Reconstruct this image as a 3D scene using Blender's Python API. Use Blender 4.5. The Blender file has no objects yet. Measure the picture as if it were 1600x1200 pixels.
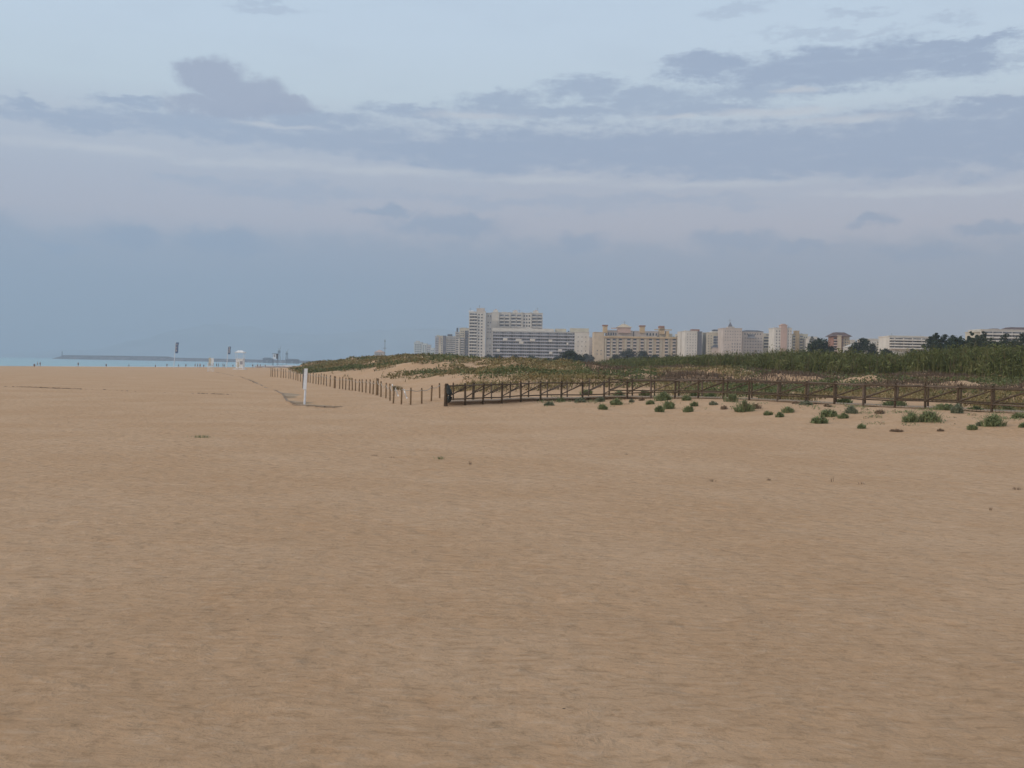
import bpy, math, random
import numpy as np
from mathutils import Vector, Matrix

R = math.radians
random.seed(7)
rng = np.random.default_rng(7)
scene = bpy.context.scene
COL = scene.collection

# ------------------------------------------------------------------ camera
F = 1644.0                 # focal length in photo pixels (photo 1600 x 1200)
CAMZ = 2.3
cam_d = bpy.data.cameras.new('camera')
cam = bpy.data.objects.new('camera', cam_d)
COL.objects.link(cam)
cam_d.sensor_width = 36.0
cam_d.lens = 36.0 * F / 1600.0
cam_d.clip_start = 0.1
cam_d.clip_end = 40000
ROLL = R(1.0)
PITCH = R(-1.01)
CM = Matrix.Rotation(R(90) + PITCH, 4, 'X') @ Matrix.Rotation(ROLL, 4, 'Z')
cam.matrix_world = Matrix.Translation((0, 0, CAMZ)) @ CM
scene.camera = cam
CR = np.array(CM.to_3x3())

# ------------------------------------------------------------------ exposure
scene.view_settings.view_transform = 'Standard'
scene.view_settings.look = 'None'
scene.view_settings.exposure = 0.32
scene.view_settings.gamma = 1.0
scene.view_settings.use_curve_mapping = False
scene.render.film_transparent = False
scene.cycles.volume_bounces = 1
scene.cycles.max_bounces = 6
scene.cycles.use_denoising = True

SUN_AZ = R(-115)           # from the view direction, negative = left (the sea side)
SUN_EL = R(24)


def ray(px, py):
    d = CR @ np.array([(px - 800) / F, (600 - py) / F, -1.0])
    return d


def azel(px, py):
    d = ray(px, py)
    d = d / np.linalg.norm(d)
    return math.degrees(math.atan2(d[0], d[1])), math.degrees(math.asin(d[2]))


# ------------------------------------------------------------------ node helper
class NT:
    def __init__(self, tree):
        self.t = tree
        self.n = tree.nodes
        self.l = tree.links

    def new(self, kind, **kw):
        n = self.n.new(kind)
        for k, v in kw.items():
            setattr(n, k, v)
        return n

    def put(self, sock, v):
        if isinstance(v, bpy.types.NodeSocket):
            self.l.new(v, sock)
        else:
            sock.default_value = v

    def math(self, op, a, b=None, c=None, clamp=False):
        n = self.new('ShaderNodeMath', operation=op, use_clamp=clamp)
        self.put(n.inputs[0], a)
        if b is not None:
            self.put(n.inputs[1], b)
        if c is not None:
            self.put(n.inputs[2], c)
        return n.outputs[0]

    def vmath(self, op, a, b=None, c=None, out=0):
        n = self.new('ShaderNodeVectorMath', operation=op)
        self.put(n.inputs[0], a)
        if b is not None:
            self.put(n.inputs[1], b)
        if c is not None:
            self.put(n.inputs[2], c)
        return n.outputs[out]

    def mix(self, f, a, b, mode='MIX'):
        n = self.new('ShaderNodeMix', data_type='RGBA', blend_type=mode)
        self.put(n.inputs[0], f)
        self.put(n.inputs[6], a if isinstance(a, bpy.types.NodeSocket) else (*a, 1))
        self.put(n.inputs[7], b if isinstance(b, bpy.types.NodeSocket) else (*b, 1))
        return n.outputs[2]

    def noise(self, vec, scale=1.0, detail=4, rough=0.5, col=False, dist=0.0):
        n = self.new('ShaderNodeTexNoise')
        self.put(n.inputs['Vector'], vec)
        n.inputs['Scale'].default_value = scale
        n.inputs['Detail'].default_value = detail
        n.inputs['Roughness'].default_value = rough
        n.inputs['Distortion'].default_value = dist
        return n.outputs['Color' if col else 'Fac']

    def maprange(self, v, a, b, c=0.0, d=1.0, kind='SMOOTHSTEP'):
        n = self.new('ShaderNodeMapRange', interpolation_type=kind)
        self.put(n.inputs[0], v)
        n.inputs[1].default_value = a
        n.inputs[2].default_value = b
        n.inputs[3].default_value = c
        n.inputs[4].default_value = d
        return n.outputs[0]

    def ramp(self, v, stops):
        n = self.new('ShaderNodeValToRGB')
        self.put(n.inputs[0], v)
        e = n.color_ramp.elements
        while len(e) < len(stops):
            e.new(0.5)
        for i, (p, c) in enumerate(stops):
            e[i].position = p
            e[i].color = (*c, 1)
        return n.outputs[0]


# ------------------------------------------------------------------ world: evening sky with stratus bands
world = bpy.data.worlds.new('World')
scene.world = world
world.use_nodes = True
wt = NT(world.node_tree)
wt.n.clear()
geo = wt.new('ShaderNodeTexCoord')
sep = wt.new('ShaderNodeSeparateXYZ')
wt.l.new(geo.outputs['Generated'], sep.inputs[0])
az = wt.math('MULTIPLY', wt.math('ARCTAN2', sep.outputs[0], sep.outputs[1]), 57.2958)
el = wt.math('MULTIPLY', wt.math('ARCSINE', sep.outputs[2]), 57.2958)
cmb = wt.new('ShaderNodeCombineXYZ')
wt.l.new(az, cmb.inputs[0])
wt.l.new(el, cmb.inputs[1])
P = cmb.outputs[0]
st = wt.vmath('MULTIPLY', P, (0.33, 1.0, 1.0))
w1 = wt.vmath('SUBTRACT', wt.noise(st, 1.0, 9, 0.66, col=True), (0.5, 0.5, 0.5))
Pw = wt.vmath('ADD', P, wt.vmath('MULTIPLY', w1, (6.0, 2.6, 0.0)))
w2 = wt.vmath('SUBTRACT', wt.noise(wt.vmath('MULTIPLY', P, (0.8, 1.0, 1.0)), 0.9, 8, 0.62, col=True), (0.5, 0.5, 0.5))
Pp = wt.vmath('ADD', P, wt.vmath('MULTIPLY', w2, (2.8, 1.9, 0.0)))


def blob(vec, px, py, rx, ry):
    c = azel(px, py)
    q = wt.vmath('SUBTRACT', vec, (c[0], c[1], 0))
    s = 28.7
    q = wt.vmath('MULTIPLY', q, (s / rx, s / ry, 1))
    return wt.math('SUBTRACT', 1.0, wt.vmath('LENGTH', q, out=1))


def group(vec, lst):
    m = None
    for b in lst:
        v = blob(vec, *b)
        m = v if m is None else wt.math('MAXIMUM', m, v)
    return m


els = wt.math('DIVIDE', el, 25.0, clamp=True)


def el_of(y):
    return azel(800, y + 8)[1] / 25.0


SKYS = [(-40, (.495, .610, .735)), (60, (.515, .625, .735)), (150, (.515, .615, .695)), (215, (.460, .515, .600)),
        (285, (.420, .455, .545)), (345, (.435, .435, .510)), (392, (.365, .390, .480)), (440, (.262, .328, .435)),
        (500, (.212, .295, .405)), (566, (.190, .285, .400))]
stops = [(max(0.0, el_of(y)), c) for y, c in SKYS][::-1]
stops.append((0.98, (.60, .66, .72)))  # sky above the view, brightened and whitened to lift the sand
base = wt.ramp(els, stops)
sky = wt.new('ShaderNodeTexSky', sky_type='NISHITA')
sky.sun_disc = False
sky.sun_elevation = SUN_EL
sky.sun_rotation = SUN_AZ
nish = wt.vmath('MULTIPLY', sky.outputs[0], (0.09, 0.09, 0.09))
base = wt.mix(0.10, base, nish)
fb = wt.noise(wt.vmath('MULTIPLY', P, (0.5, 1.3, 1.0)), 1.5, 8, 0.7)
fs = wt.noise(wt.vmath('MULTIPLY', P, (0.22, 1.5, 1.0)), 1.6, 8, 0.65)
fine_ = wt.math('MULTIPLY', wt.math('SUBTRACT', fb, 0.5), 1.5)
# main blue-grey band, its lower edge sloping down to the right
g1 = group(Pw, [(800, 236, 330, 46), (1110, 236, 520, 50), (1470, 222, 380, 62), (1310, 104, 280, 42), (1110, 104, 100, 24), (1480, 72, 120, 14),
                (1500, 92, 90, 18), (1340, 252, 500, 36), (1560, 165, 110, 18)])
g1l = group(Pw, [(790, 162, 100, 22), (915, 140, 85, 20), (1010, 156, 130, 20), (880, 176, 190, 20), (1180, 138, 140, 22), (1090, 170, 160, 16), (650, 180, 120, 16), (120, 184, 150, 19), (330, 200, 240, 25), (560, 222, 280, 30), (30, 158, 50, 9), (200, 158, 70, 12), (480, 186, 130, 18)])
Ps = wt.vmath('ADD', P, wt.vmath('MULTIPLY', w2, (1.5, 1.6, 0.0)))
g1p = group(Ps, [(338, 124, 62, 36), (388, 146, 78, 36), (440, 163, 70, 20), (300, 118, 34, 24), (350, 165, 110, 22)])
m1 = wt.maprange(wt.math('ADD', g1, fine_), -0.05, 0.60)
m1l = wt.math('MULTIPLY', wt.maprange(wt.math('ADD', g1l, fine_), -0.10, 0.65), 0.85)
m1 = wt.math('MAXIMUM', m1, m1l)
m1 = wt.math('MULTIPLY', m1, wt.maprange(fs, 0.28, 0.48, 0.72, 1.0))
base = wt.mix(wt.math('MULTIPLY', m1, 0.93), base, (.275, .355, .490))
base = wt.mix(wt.math('MULTIPLY', wt.maprange(wt.math('ADD', g1p, wt.math('MULTIPLY', fine_, 0.4)), 0.0, 0.5), 0.9), base, (.300, .355, .470))
# thin blue layer in the pink zone, then the pale streaks along the band's lower edge
g4 = group(Pw, [(450, 298, 210, 17), (820, 318, 240, 13), (1050, 312, 200, 10), (300, 283, 60, 8)])
base = wt.mix(wt.math('MULTIPLY', wt.maprange(wt.math('ADD', g4, fine_), -0.1, 0.7), 0.55), base, (.300, .375, .500))
Pq = wt.vmath('ADD', P, wt.vmath('MULTIPLY', w1, (4.0, 0.8, 0.0)))
g5 = group(Pq, [(150, 232, 190, 10), (400, 256, 180, 11), (620, 268, 190, 10), (840, 282, 150, 7), (1130, 288, 250, 8), (1450, 299, 240, 9),
                (1200, 176, 130, 9), (1060, 182, 70, 7), (740, 181, 110, 8), (1340, 186, 110, 6), (1250, 140, 60, 5), (420, 196, 90, 5)])
base = wt.mix(wt.math('MULTIPLY', wt.maprange(wt.math('ADD', g5, fine_), -0.1, 0.9), 0.7), base, (.510, .545, .600))
# wisps
g2 = group(Pw, [(1340, 17, 60, 7), (1490, 34, 50, 7), (1300, 48, 140, 8), (1150, 14, 60, 10), (1590, 95, 50, 7), (1060, 88, 40, 6), (420, 10, 80, 8)])
base = wt.mix(wt.math('MULTIPLY', wt.maprange(wt.math('ADD', g2, fine_), -0.1, 0.7), 0.5), base, (.330, .410, .535))
# solid low bank with a lumpy top
bank = wt.math('ADD', el, wt.math('MULTIPLY', wt.math('SUBTRACT', wt.noise(wt.vmath('MULTIPLY', P, (0.45, 0.8, 1)), 0.8, 7, 0.6), 0.5), 3.6))
base = wt.mix(wt.math('MULTIPLY', wt.maprange(bank, 7.3, 5.9), 0.55), base, (.215, .300, .425))
# low dark clouds
g3 = group(Pp, [(205, 371, 60, 20), (345, 376, 95, 24), (700, 354, 130, 22), (600, 330, 60, 12), (1365, 346, 46, 15), (1150, 376, 90, 24),
                (1555, 360, 66, 13), (905, 378, 54, 20), (1250, 386, 60, 14), (1440, 396, 80, 14), (90, 385, 60, 9)])
base = wt.mix(wt.math('MULTIPLY', wt.maprange(wt.math('ADD', g3, wt.math('MULTIPLY', fine_, 0.4)), -0.05, 0.65), 0.72), base, (.225, .310, .445))
# faint mottling everywhere
base = wt.mix(wt.math('MULTIPLY', wt.maprange(wt.noise(st, 0.35, 8, 0.6), 0.45, 0.75), 0.15), base, (.35, .42, .53))
bg = wt.new('ShaderNodeBackground')
wt.l.new(base, bg.inputs[0])
bg.inputs[1].default_value = 1.0
wo = wt.new('ShaderNodeOutputWorld')
wt.l.new(bg.outputs[0], wo.inputs[0])
world.cycles.sampling_method = 'MANUAL'
world.cycles.sample_map_resolution = 512

sl = bpy.data.lights.new('sun', 'SUN')
sl.energy = 1.35
sl.angle = R(14)
sl.color = (1.0, 0.86, 0.70)
sun = bpy.data.objects.new('sun', sl)
COL.objects.link(sun)
sdir = Vector((math.sin(SUN_AZ) * math.cos(SUN_EL), math.cos(SUN_AZ) * math.cos(SUN_EL), math.sin(SUN_EL)))
sun.rotation_euler = sdir.to_track_quat('Z', 'Y').to_euler()
sun.location = sdir * 200


# ------------------------------------------------------------------ tagging and building helpers
def tag(o, label=None, cat=None, group=None, kind=None):
    if label: o['label'] = label
    if cat: o['category'] = cat
    if group: o['group'] = group
    if kind: o['kind'] = kind
    return o


def empty(name, loc, label, cat, group=None, rz=0):
    o = bpy.data.objects.new(name, None)
    COL.objects.link(o)
    o.location = loc
    o.rotation_euler = (0, 0, rz)
    o.empty_display_size = 0.3
    return tag(o, label, cat, group)


def link(name, me, mats=(), parent=None, loc=None):
    o = bpy.data.objects.new(name, me)
    COL.objects.link(o)
    for m in mats:
        if m.name not in [x.name for x in me.materials if x]:
            me.materials.append(m)
    if parent: o.parent = parent
    if loc is not None: o.location = loc
    return o


def mesh_np(name, V, quads=None, tris=None, smooth=False, midx=None):
    me = bpy.data.meshes.new(name)
    V = np.asarray(V, dtype=np.float32).reshape(-1, 3)
    parts, starts, totals = [], [], []
    off = 0
    if quads is not None and len(quads):
        q = np.asarray(quads, dtype=np.int32).reshape(-1, 4)
        parts.append(q.ravel()); starts.append(np.arange(len(q)) * 4 + off); totals.append(np.full(len(q), 4)); off += q.size
    if tris is not None and len(tris):
        t = np.asarray(tris, dtype=np.int32).reshape(-1, 3)
        parts.append(t.ravel()); starts.append(np.arange(len(t)) * 3 + off); totals.append(np.full(len(t), 3)); off += t.size
    li = np.concatenate(parts); s = np.concatenate(starts).astype(np.int32)
    me.vertices.add(len(V)); me.vertices.foreach_set('co', V.ravel())
    me.loops.add(len(li)); me.loops.foreach_set('vertex_index', li)
    me.polygons.add(len(s)); me.polygons.foreach_set('loop_start', s)
    if midx is not None:
        me.polygons.foreach_set('material_index', np.asarray(midx, dtype=np.int32))
    if smooth:
        me.polygons.foreach_set('use_smooth', np.ones(len(s), dtype=bool))
    me.update(calc_edges=True)
    me.validate()
    return me


class MB:
    """collects boxes, tubes and quads into one mesh"""
    def __init__(self):
        self.v, self.f, self.m = [], [], []

    def face(self, pts, m=0):
        b = len(self.v)
        self.v += [tuple(p) for p in pts]
        self.f.append(tuple(range(b, b + len(pts))))
        self.m.append(m)

    def box(self, x0, x1, y0, y1, z0, z1, m=0):
        b = len(self.v)
        self.v += [(x0, y0, z0), (x1, y0, z0), (x1, y1, z0), (x0, y1, z0), (x0, y0, z1), (x1, y0, z1), (x1, y1, z1), (x0, y1, z1)]
        for q in ((0, 3, 2, 1), (4, 5, 6, 7), (0, 1, 5, 4), (1, 2, 6, 5), (2, 3, 7, 6), (3, 0, 4, 7)):
            self.f.append(tuple(b + i for i in q)); self.m.append(m)

    def hip(self, x0, x1, y0, y1, z0, z1, inset, m=0):
        b = len(self.v)
        i = inset
        xa, xb = (x0 + i, x1 - i) if x1 - x0 > 2 * i else ((x0 + x1) / 2 - .05, (x0 + x1) / 2 + .05)
        ya, yb = (y0 + i, y1 - i) if y1 - y0 > 2 * i else ((y0 + y1) / 2 - .05, (y0 + y1) / 2 + .05)
        self.v += [(x0, y0, z0), (x1, y0, z0), (x1, y1, z0), (x0, y1, z0), (xa, ya, z1), (xb, ya, z1), (xb, yb, z1), (xa, yb, z1)]
        for q in ((0, 3, 2, 1), (4, 5, 6, 7), (0, 1, 5, 4), (1, 2, 6, 5), (2, 3, 7, 6), (3, 0, 4, 7)):
            self.f.append(tuple(b + k for k in q)); self.m.append(m)

    def tube(self, pts, r, n=8, m=0, caps=True):
        pts = [Vector(p) for p in pts]
        rs = r if isinstance(r, (list, tuple)) else [r] * len(pts)
        rings = []
        for i, p in enumerate(pts):
            a = pts[max(i - 1, 0)]; c = pts[min(i + 1, len(pts) - 1)]
            d = (c - a).normalized()
            u = d.cross(Vector((0, 0, 1)))
            if u.length < 1e-3: u = Vector((1, 0, 0))
            u.normalize(); w = d.cross(u).normalized()
            b = len(self.v)
            for k in range(n):
                t = 2 * math.pi * k / n
                self.v.append(tuple(p + (u * math.cos(t) + w * math.sin(t)) * rs[i]))
            rings.append(b)
        for a, b in zip(rings, rings[1:]):
            for k in range(n):
                self.f.append((a + k, a + (k + 1) % n, b + (k + 1) % n, b + k)); self.m.append(m)
        if caps:
            self.f.append(tuple(rings[0] + k for k in range(n))[::-1]); self.m.append(m)
            self.f.append(tuple(rings[-1] + k for k in range(n))); self.m.append(m)

    def mesh(self, name, smooth=False):
        me = bpy.data.meshes.new(name)
        me.from_pydata(self.v, [], self.f)
        me.polygons.foreach_set('material_index', self.m)
        if smooth: me.polygons.foreach_set('use_smooth', [True] * len(self.f))
        me.update()
        return me

    def build(self, name, mats, parent=None, loc=None, smooth=False):
        if not isinstance(mats, (list, tuple)): mats = [mats]
        me = self.mesh(name, smooth)
        for m in mats: me.materials.append(m)
        o = bpy.data.objects.new(name, me)
        COL.objects.link(o)
        if parent: o.parent = parent
        if loc is not None: o.location = loc
        return o


# ------------------------------------------------------------------ numpy noise
def _h(ix, iy, seed):
    n = (ix.astype(np.int64) * 374761393 + iy.astype(np.int64) * 668265263 + seed * 974634777) & 0xffffffff
    n = ((n ^ (n >> 13)) * 1274126177) & 0xffffffff
    n = n ^ (n >> 16)
    return (n & 0xffffff) / float(0xffffff)


def vnoise(x, y, seed=0):
    x = np.asarray(x, float); y = np.asarray(y, float)
    ix = np.floor(x); iy = np.floor(y)
    fx = x - ix; fy = y - iy
    fx = fx * fx * (3 - 2 * fx); fy = fy * fy * (3 - 2 * fy)
    a = _h(ix, iy, seed); b = _h(ix + 1, iy, seed); c = _h(ix, iy + 1, seed); d = _h(ix + 1, iy + 1, seed)
    return (a * (1 - fx) + b * fx) * (1 - fy) + (c * (1 - fx) + d * fx) * fy - 0.5


def fbm(x, y, seed=0, o=4, g=0.5):
    s = 0; a = 1.0; t = 0
    for k in range(o):
        s = s + a * vnoise(x * 2 ** k, y * 2 ** k, seed + k * 17); t += a; a *= g
    return s / t * 2


def sstep(a, b, x):
    t = np.clip((x - a) / (b - a), 0, 1)
    return t * t * (3 - 2 * t)


# ------------------------------------------------------------------ lay of the land
def XY(px, d):
    """plan position on the photo column px at forward distance d (column taken at the horizon)"""
    r = ray(px, 557 + 0.0175 * px)
    return r[0] / r[1] * d, d


def hor(px):
    return 557 + 0.0175 * px


ROPE_BASE = [(423, 590), (445, 592), (455, 593), (469, 596), (489, 599), (510, 603.5), (523, 606), (540, 608.5), (556, 610.5), (572, 614),
             (583, 616.5), (590, 618), (603.7, 623), (610, 627), (615, 630.5), (628, 633), (642.5, 633.5), (660, 633), (674.6, 632), (688, 631)]


def rope_d(px):
    y = np.interp(px, [a for a, _ in ROPE_BASE], [b for _, b in ROPE_BASE])
    return 2.22 * F / (y - hor(px))


WOOD_A = [(697, 55), (728, 56), (755, 57.2), (785, 58.3), (815, 59.5), (846, 60.6), (878, 61.5), (911, 62.2), (945, 62.5), (981, 62.2), (1018, 61.5),
          (1055, 60.7), (1092, 59.8), (1131, 58.6), (1172, 57.2), (1215, 55.6), (1260, 54.0), (1305, 52.6), (1350, 51.3), (1399, 50.0), (1447, 48.8),
          (1498, 47.6), (1551, 46.4), (1606, 45.2), (1662, 44.0), (1722, 42.8), (1785, 41.6)]
FP = [XY(800, 3000), XY(560, 1200), XY(490, 700), XY(452, 420), XY(424, 270)] + [XY(p, rope_d(p)) for p in (423, 455, 489, 523, 556, 590, 610, 628, 660)] \
     + [XY(p, d) for p, d in WOOD_A] + [(32, 36), (60, 20), (120, -10), (300, -60)]
FP = np.array(FP)
SHORE = np.array([(-420, -600), (-340, -300), (-290, 0), (-240, 200), (-195, 395), (-166, 490), (-146, 590), (-125, 760), (-90, 1100), (-10, 1600), (260, 2400), (600, 3600), (2000, 9000), (3000, 20000)], float)


def signed(px_, py_, poly, close):
    """distance to a polyline, positive inside the region it closes off with the far corners"""
    best = np.full(px_.shape, 1e18)
    for a, b in zip(poly, poly[1:]):
        d = b - a; L = d @ d
        t = np.clip(((px_ - a[0]) * d[0] + (py_ - a[1]) * d[1]) / L, 0, 1)
        dx = px_ - a[0] - t * d[0]; dy = py_ - a[1] - t * d[1]
        q = dx * dx + dy * dy
        best = np.minimum(best, q)
    ins = np.zeros(px_.shape, bool)
    ring = np.vstack([poly, close])
    for a, b in zip(ring, np.roll(ring, -1, axis=0)):
        if a[1] == b[1]: continue
        c = ((a[1] > py_) != (b[1] > py_)) & (px_ < (b[0] - a[0]) * (py_ - a[1]) / (b[1] - a[1]) + a[0])
        ins ^= c
    return np.sqrt(best) * np.where(ins, 1.0, -1.0)


def s_in(x, y):
    return signed(x, y, FP, np.array([(40000, -60), (40000, 30000), (0, 30000)]))


MOUNDS = [(*XY(p, d), h, r) for p, d, h, r in ((1312, 84, .30, 1.1), (1336, 84, .36, 1.1), (1366, 83, .3, 1.0), (1482, 76, .30, 1.0), (1517, 75, .34, 1.6),
          (1587, 72, .25, 1.2), (1130, 98, .6, 3.2), (1052, 100, .5, 3.0), (1230, 92, .45, 3.0), (1000, 102, .6, 3.0), (940, 106, .5, 3.4), (565, 205, .9, 7), (640, 165, .7, 6), (500, 260, .8, 9))]


def terr(x, y, fine=True):
    x = np.asarray(x, float); y = np.asarray(y, float)
    s = s_in(x, y)
    ds = signed(x, y, SHORE, np.array([(40000, 20000), (40000, -40000), (-420, -40000)]))
    zb = np.interp(ds, [-200, -60, -10, 0, 15, 60, 220], [-9, -5, -2.2, -1.3, -1.12, -0.75, 0])
    w = sstep(-2, 14, x + np.clip(y - 60, 0, 60) * -0.02)
    sw = s + 2.2 * fbm(x * 0.09, y * 0.09, 5, 3)
    zl = np.interp(sw, [-7, 0, 3, 8, 14, 20, 26, 40, 90], [0, .08, .40, 1.10, 1.95, 2.8, 3.45, 3.2, 2.0])
    zr = np.interp(sw, [-15, -9, -4, 0, 5, 10, 16, 24, 31, 38, 50, 120], [0, .10, .40, .60, .66, .72, .95, 1.35, 1.72, 1.92, 1.95, 2.0])
    zl = np.where(sw > 8, 1.1 + (zl - 1.1) * np.interp(x, [-30, -12, -4, 5], [1.0, .86, .66, .62]), zl)
    zd = zl * (1 - w) + zr * w
    veg = sstep(4, 14, s)
    hum = fbm(x * 0.14, y * 0.14, 11, 4, 0.55) * 0.55 + np.maximum(fbm(x * 0.35, y * 0.35, 23, 3), 0) * 0.45 + fbm(x * .04, y * .04, 31, 2) * .5
    far = 1 - sstep(200, 900, np.hypot(x, y))
    z = zb + zd + veg * hum * (1.20 - 0.20 * w) * far
    for mx, my, mh, mr in MOUNDS:
        z = z + mh * np.exp(-((x - mx) ** 2 + (y - my) ** 2) / (mr * mr))
    # low relief of the sand apron at the foot of the dune
    z = z + np.clip(1 - np.abs(s + 5) / 9, 0, 1) * fbm(x * .5, y * .5, 41, 3) * 0.12
    r = np.hypot(x, y)
    land = sstep(0, 30, ds)
    z = z + land * (fbm(x * 0.055, y * 0.04, 51, 3) * 0.10 * sstep(8, 30, r) * (1 - sstep(500, 900, r)))
    if fine:
        z = z + land * (1 - sstep(60, 120, r)) * (fbm(x * 0.7, y * 0.7, 61, 3) * 0.012 + fbm(x * 2.3, y * 2.3, 71, 2) * 0.003)
    return z


def gz(x, y):
    return float(terr(np.array([x]), np.array([y]))[0])


_rt = np.concatenate([np.linspace(4, 40, 400), np.geomspace(40, 900, 2600)])


def hit(px, py, dmin=4):
    """where the sight line through photo pixel meets the sand"""
    r = ray(px, py); r = r / r[1]
    t = _rt[_rt >= dmin]
    x = r[0] * t; z = CAMZ + r[2] * t
    below = z < terr(x, t)
    i = int(np.argmax(below)) if below.any() else len(t) - 1
    return x[i], t[i], gz(x[i], t[i])


# ------------------------------------------------------------------ materials
def mat(name, color, rough=0.8, var=0.12, scale=3.0, bump=0.0, bscale=20.0, spec=0.3, metal=0.0, color2=None, detail=4):
    m = bpy.data.materials.new(name)
    m.use_nodes = True
    t = NT(m.node_tree)
    b = t.n['Principled BSDF']
    tc = t.new('ShaderNodeTexCoord').outputs['Object']
    n = t.noise(tc, scale, detail, 0.6)
    c2 = color2 or tuple(min(1, c * (1 + var * 2)) for c in color)
    c1 = color if color2 else tuple(c * (1 - var * 1.5) for c in color)
    t.l.new(t.mix(t.maprange(n, 0.3, 0.7), c1, c2), b.inputs['Base Color'])
    b.inputs['Roughness'].default_value = rough
    b.inputs['Specular IOR Level'].default_value = spec
    b.inputs['Metallic'].default_value = metal
    if bump:
        bp = t.new('ShaderNodeBump')
        bp.inputs['Strength'].default_value = 1.0
        bp.inputs['Distance'].default_value = bump
        t.l.new(t.noise(tc, bscale, 5, 0.6), bp.inputs['Height'])
        t.l.new(bp.outputs[0], b.inputs['Normal'])
    return m


def mat_leaf(name, cols, scale=1.2, rough=0.7, trans=0.15, geom=True):
    """leafage: colour wanders through the given colours from clump to clump and from leaf to leaf"""
    m = bpy.data.materials.new(name)
    m.use_nodes = True
    t = NT(m.node_tree)
    b = t.n['Principled BSDF']
    pos = t.new('ShaderNodeNewGeometry')
    n1 = t.noise(pos.outputs['Position'], scale, 3, 0.6)
    rnd = pos.outputs['Random Per Island']
    v = t.math('ADD', t.math('MULTIPLY', n1, 0.75), t.math('MULTIPLY', rnd, 0.30))
    v = t.maprange(v, 0.25, 0.82, 0, 1, 'LINEAR')
    k = len(cols)
    c = t.ramp(v, [(i / (k - 1), cc) for i, cc in enumerate(cols)])
    t.l.new(c, b.inputs['Base Color'])
    b.inputs['Roughness'].default_value = rough
    b.inputs['Specular IOR Level'].default_value = 0.2
    return m


def mat_sand():
    m = bpy.data.materials.new('beach_sand')
    m.use_nodes = True
    t = NT(m.node_tree)
    b = t.n['Principled BSDF']
    pos = t.new('ShaderNodeNewGeometry').outputs['Position']
    big = t.noise(pos, 0.22, 5, 0.6)
    mid = t.noise(pos, 1.3, 5, 0.65)
    rip = t.vmath('MULTIPLY', t.vmath('ADD', pos, t.vmath('MULTIPLY', t.noise(pos, 0.8, 3, 0.5, col=True), (0.8, 0.5, 0.0))), (1.0, 2.1, 1.0))
    fin = t.noise(rip, 5.2, 7, 0.70)
    sp = t.noise(t.vmath('MULTIPLY', pos, (1.0, 2.2, 1.0)), 11.0, 3, 0.7)
    c = t.mix(t.maprange(big, 0.35, 0.68), (.508, .322, .190), (.552, .366, .230))
    c = t.mix(t.math('MULTIPLY', t.maprange(mid, 0.52, 0.72), 0.35), c, (.48, .270, .135))
    c = t.mix(t.math('MULTIPLY', t.maprange(fin, 0.52, 0.62), 0.52), c, (.36, .225, .125))
    c = t.mix(t.math('MULTIPLY', t.maprange(fin, 0.47, 0.37), 0.30), c, (.64, .47, .34))
    c = t.mix(t.math('MULTIPLY', t.maprange(sp, 0.66, 0.76), 0.5), c, (.25, .17, .10))
    # small dark and pale shell specks
    vo = t.new('ShaderNodeTexVoronoi')
    t.l.new(pos, vo.inputs['Vector']); vo.inputs['Scale'].default_value = 2.2
    spk = t.maprange(vo.outputs['Distance'], 0.030, 0.020)
    cr = t.new('ShaderNodeSeparateColor'); t.l.new(vo.outputs['Color'], cr.inputs[0])
    spk = t.math('MULTIPLY', spk, t.math('GREATER_THAN', cr.outputs[0], 0.80))
    c = t.mix(spk, c, t.mix(t.math('GREATER_THAN', cr.outputs[1], 0.55), (.09, .07, .05), (.75, .70, .62)))
    # wetter, darker sand by the water
    sp3 = t.new('ShaderNodeSeparateXYZ'); t.l.new(pos, sp3.inputs[0])
    wet = t.maprange(t.math('ADD', sp3.outputs[2], t.math('MULTIPLY', big, 0.2)), -1.0, -1.18)
    c = t.mix(wet, c, (.22, .19, .16))
    t.l.new(c, b.inputs['Base Color'])
    b.inputs['Roughness'].default_value = 0.95
    b.inputs['Specular IOR Level'].default_value = 0.15
    # trampled surface: pits and heel marks, and grain
    v2 = t.new('ShaderNodeTexVoronoi', feature='SMOOTH_F1')
    wv = t.vmath('ADD', pos, t.vmath('MULTIPLY', t.noise(pos, 3.0, 3, 0.6, col=True), (0.35, 0.35, 0.0)))
    t.l.new(wv, v2.inputs['Vector']); v2.inputs['Scale'].default_value = 2.4; v2.inputs['Smoothness'].default_value = 0.5
    pits = t.maprange(v2.outputs['Distance'], 0.05, 0.55)
    h = t.math('MULTIPLY', pits, 0.04)
    h = t.math('ADD', h, t.math('MULTIPLY', fin, -0.060))
    h = t.math('ADD', h, t.math('MULTIPLY', t.noise(pos, 4.5, 4, 0.6), 0.07))
    h = t.math('ADD', h, t.math('MULTIPLY', t.noise(pos, 1.1, 3, 0.5), 0.08))
    h = t.math('ADD', h, t.math('MULTIPLY', sp, 0.012))
    v3 = t.new('ShaderNodeTexVoronoi')
    t.l.new(t.vmath('MULTIPLY', wv, (0.8, 1.1, 1.0)), v3.inputs['Vector']); v3.inputs['Scale'].default_value = 1.1
    c3 = t.new('ShaderNodeSeparateColor'); t.l.new(v3.outputs['Color'], c3.inputs[0])
    foot = t.math('MULTIPLY', t.maprange(v3.outputs['Distance'], 0.20, 0.08), t.math('GREATER_THAN', c3.outputs[2], 0.62))
    h = t.math('SUBTRACT', h, t.math('MULTIPLY', foot, 0.012))
    bp = t.new('ShaderNodeBump')
    bp.inputs['Strength'].default_value = 1.0
    bp.inputs['Distance'].default_value = 1.0
    t.l.new(h, bp.inputs['Height'])
    t.l.new(bp.outputs[0], b.inputs['Normal'])
    return m


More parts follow.
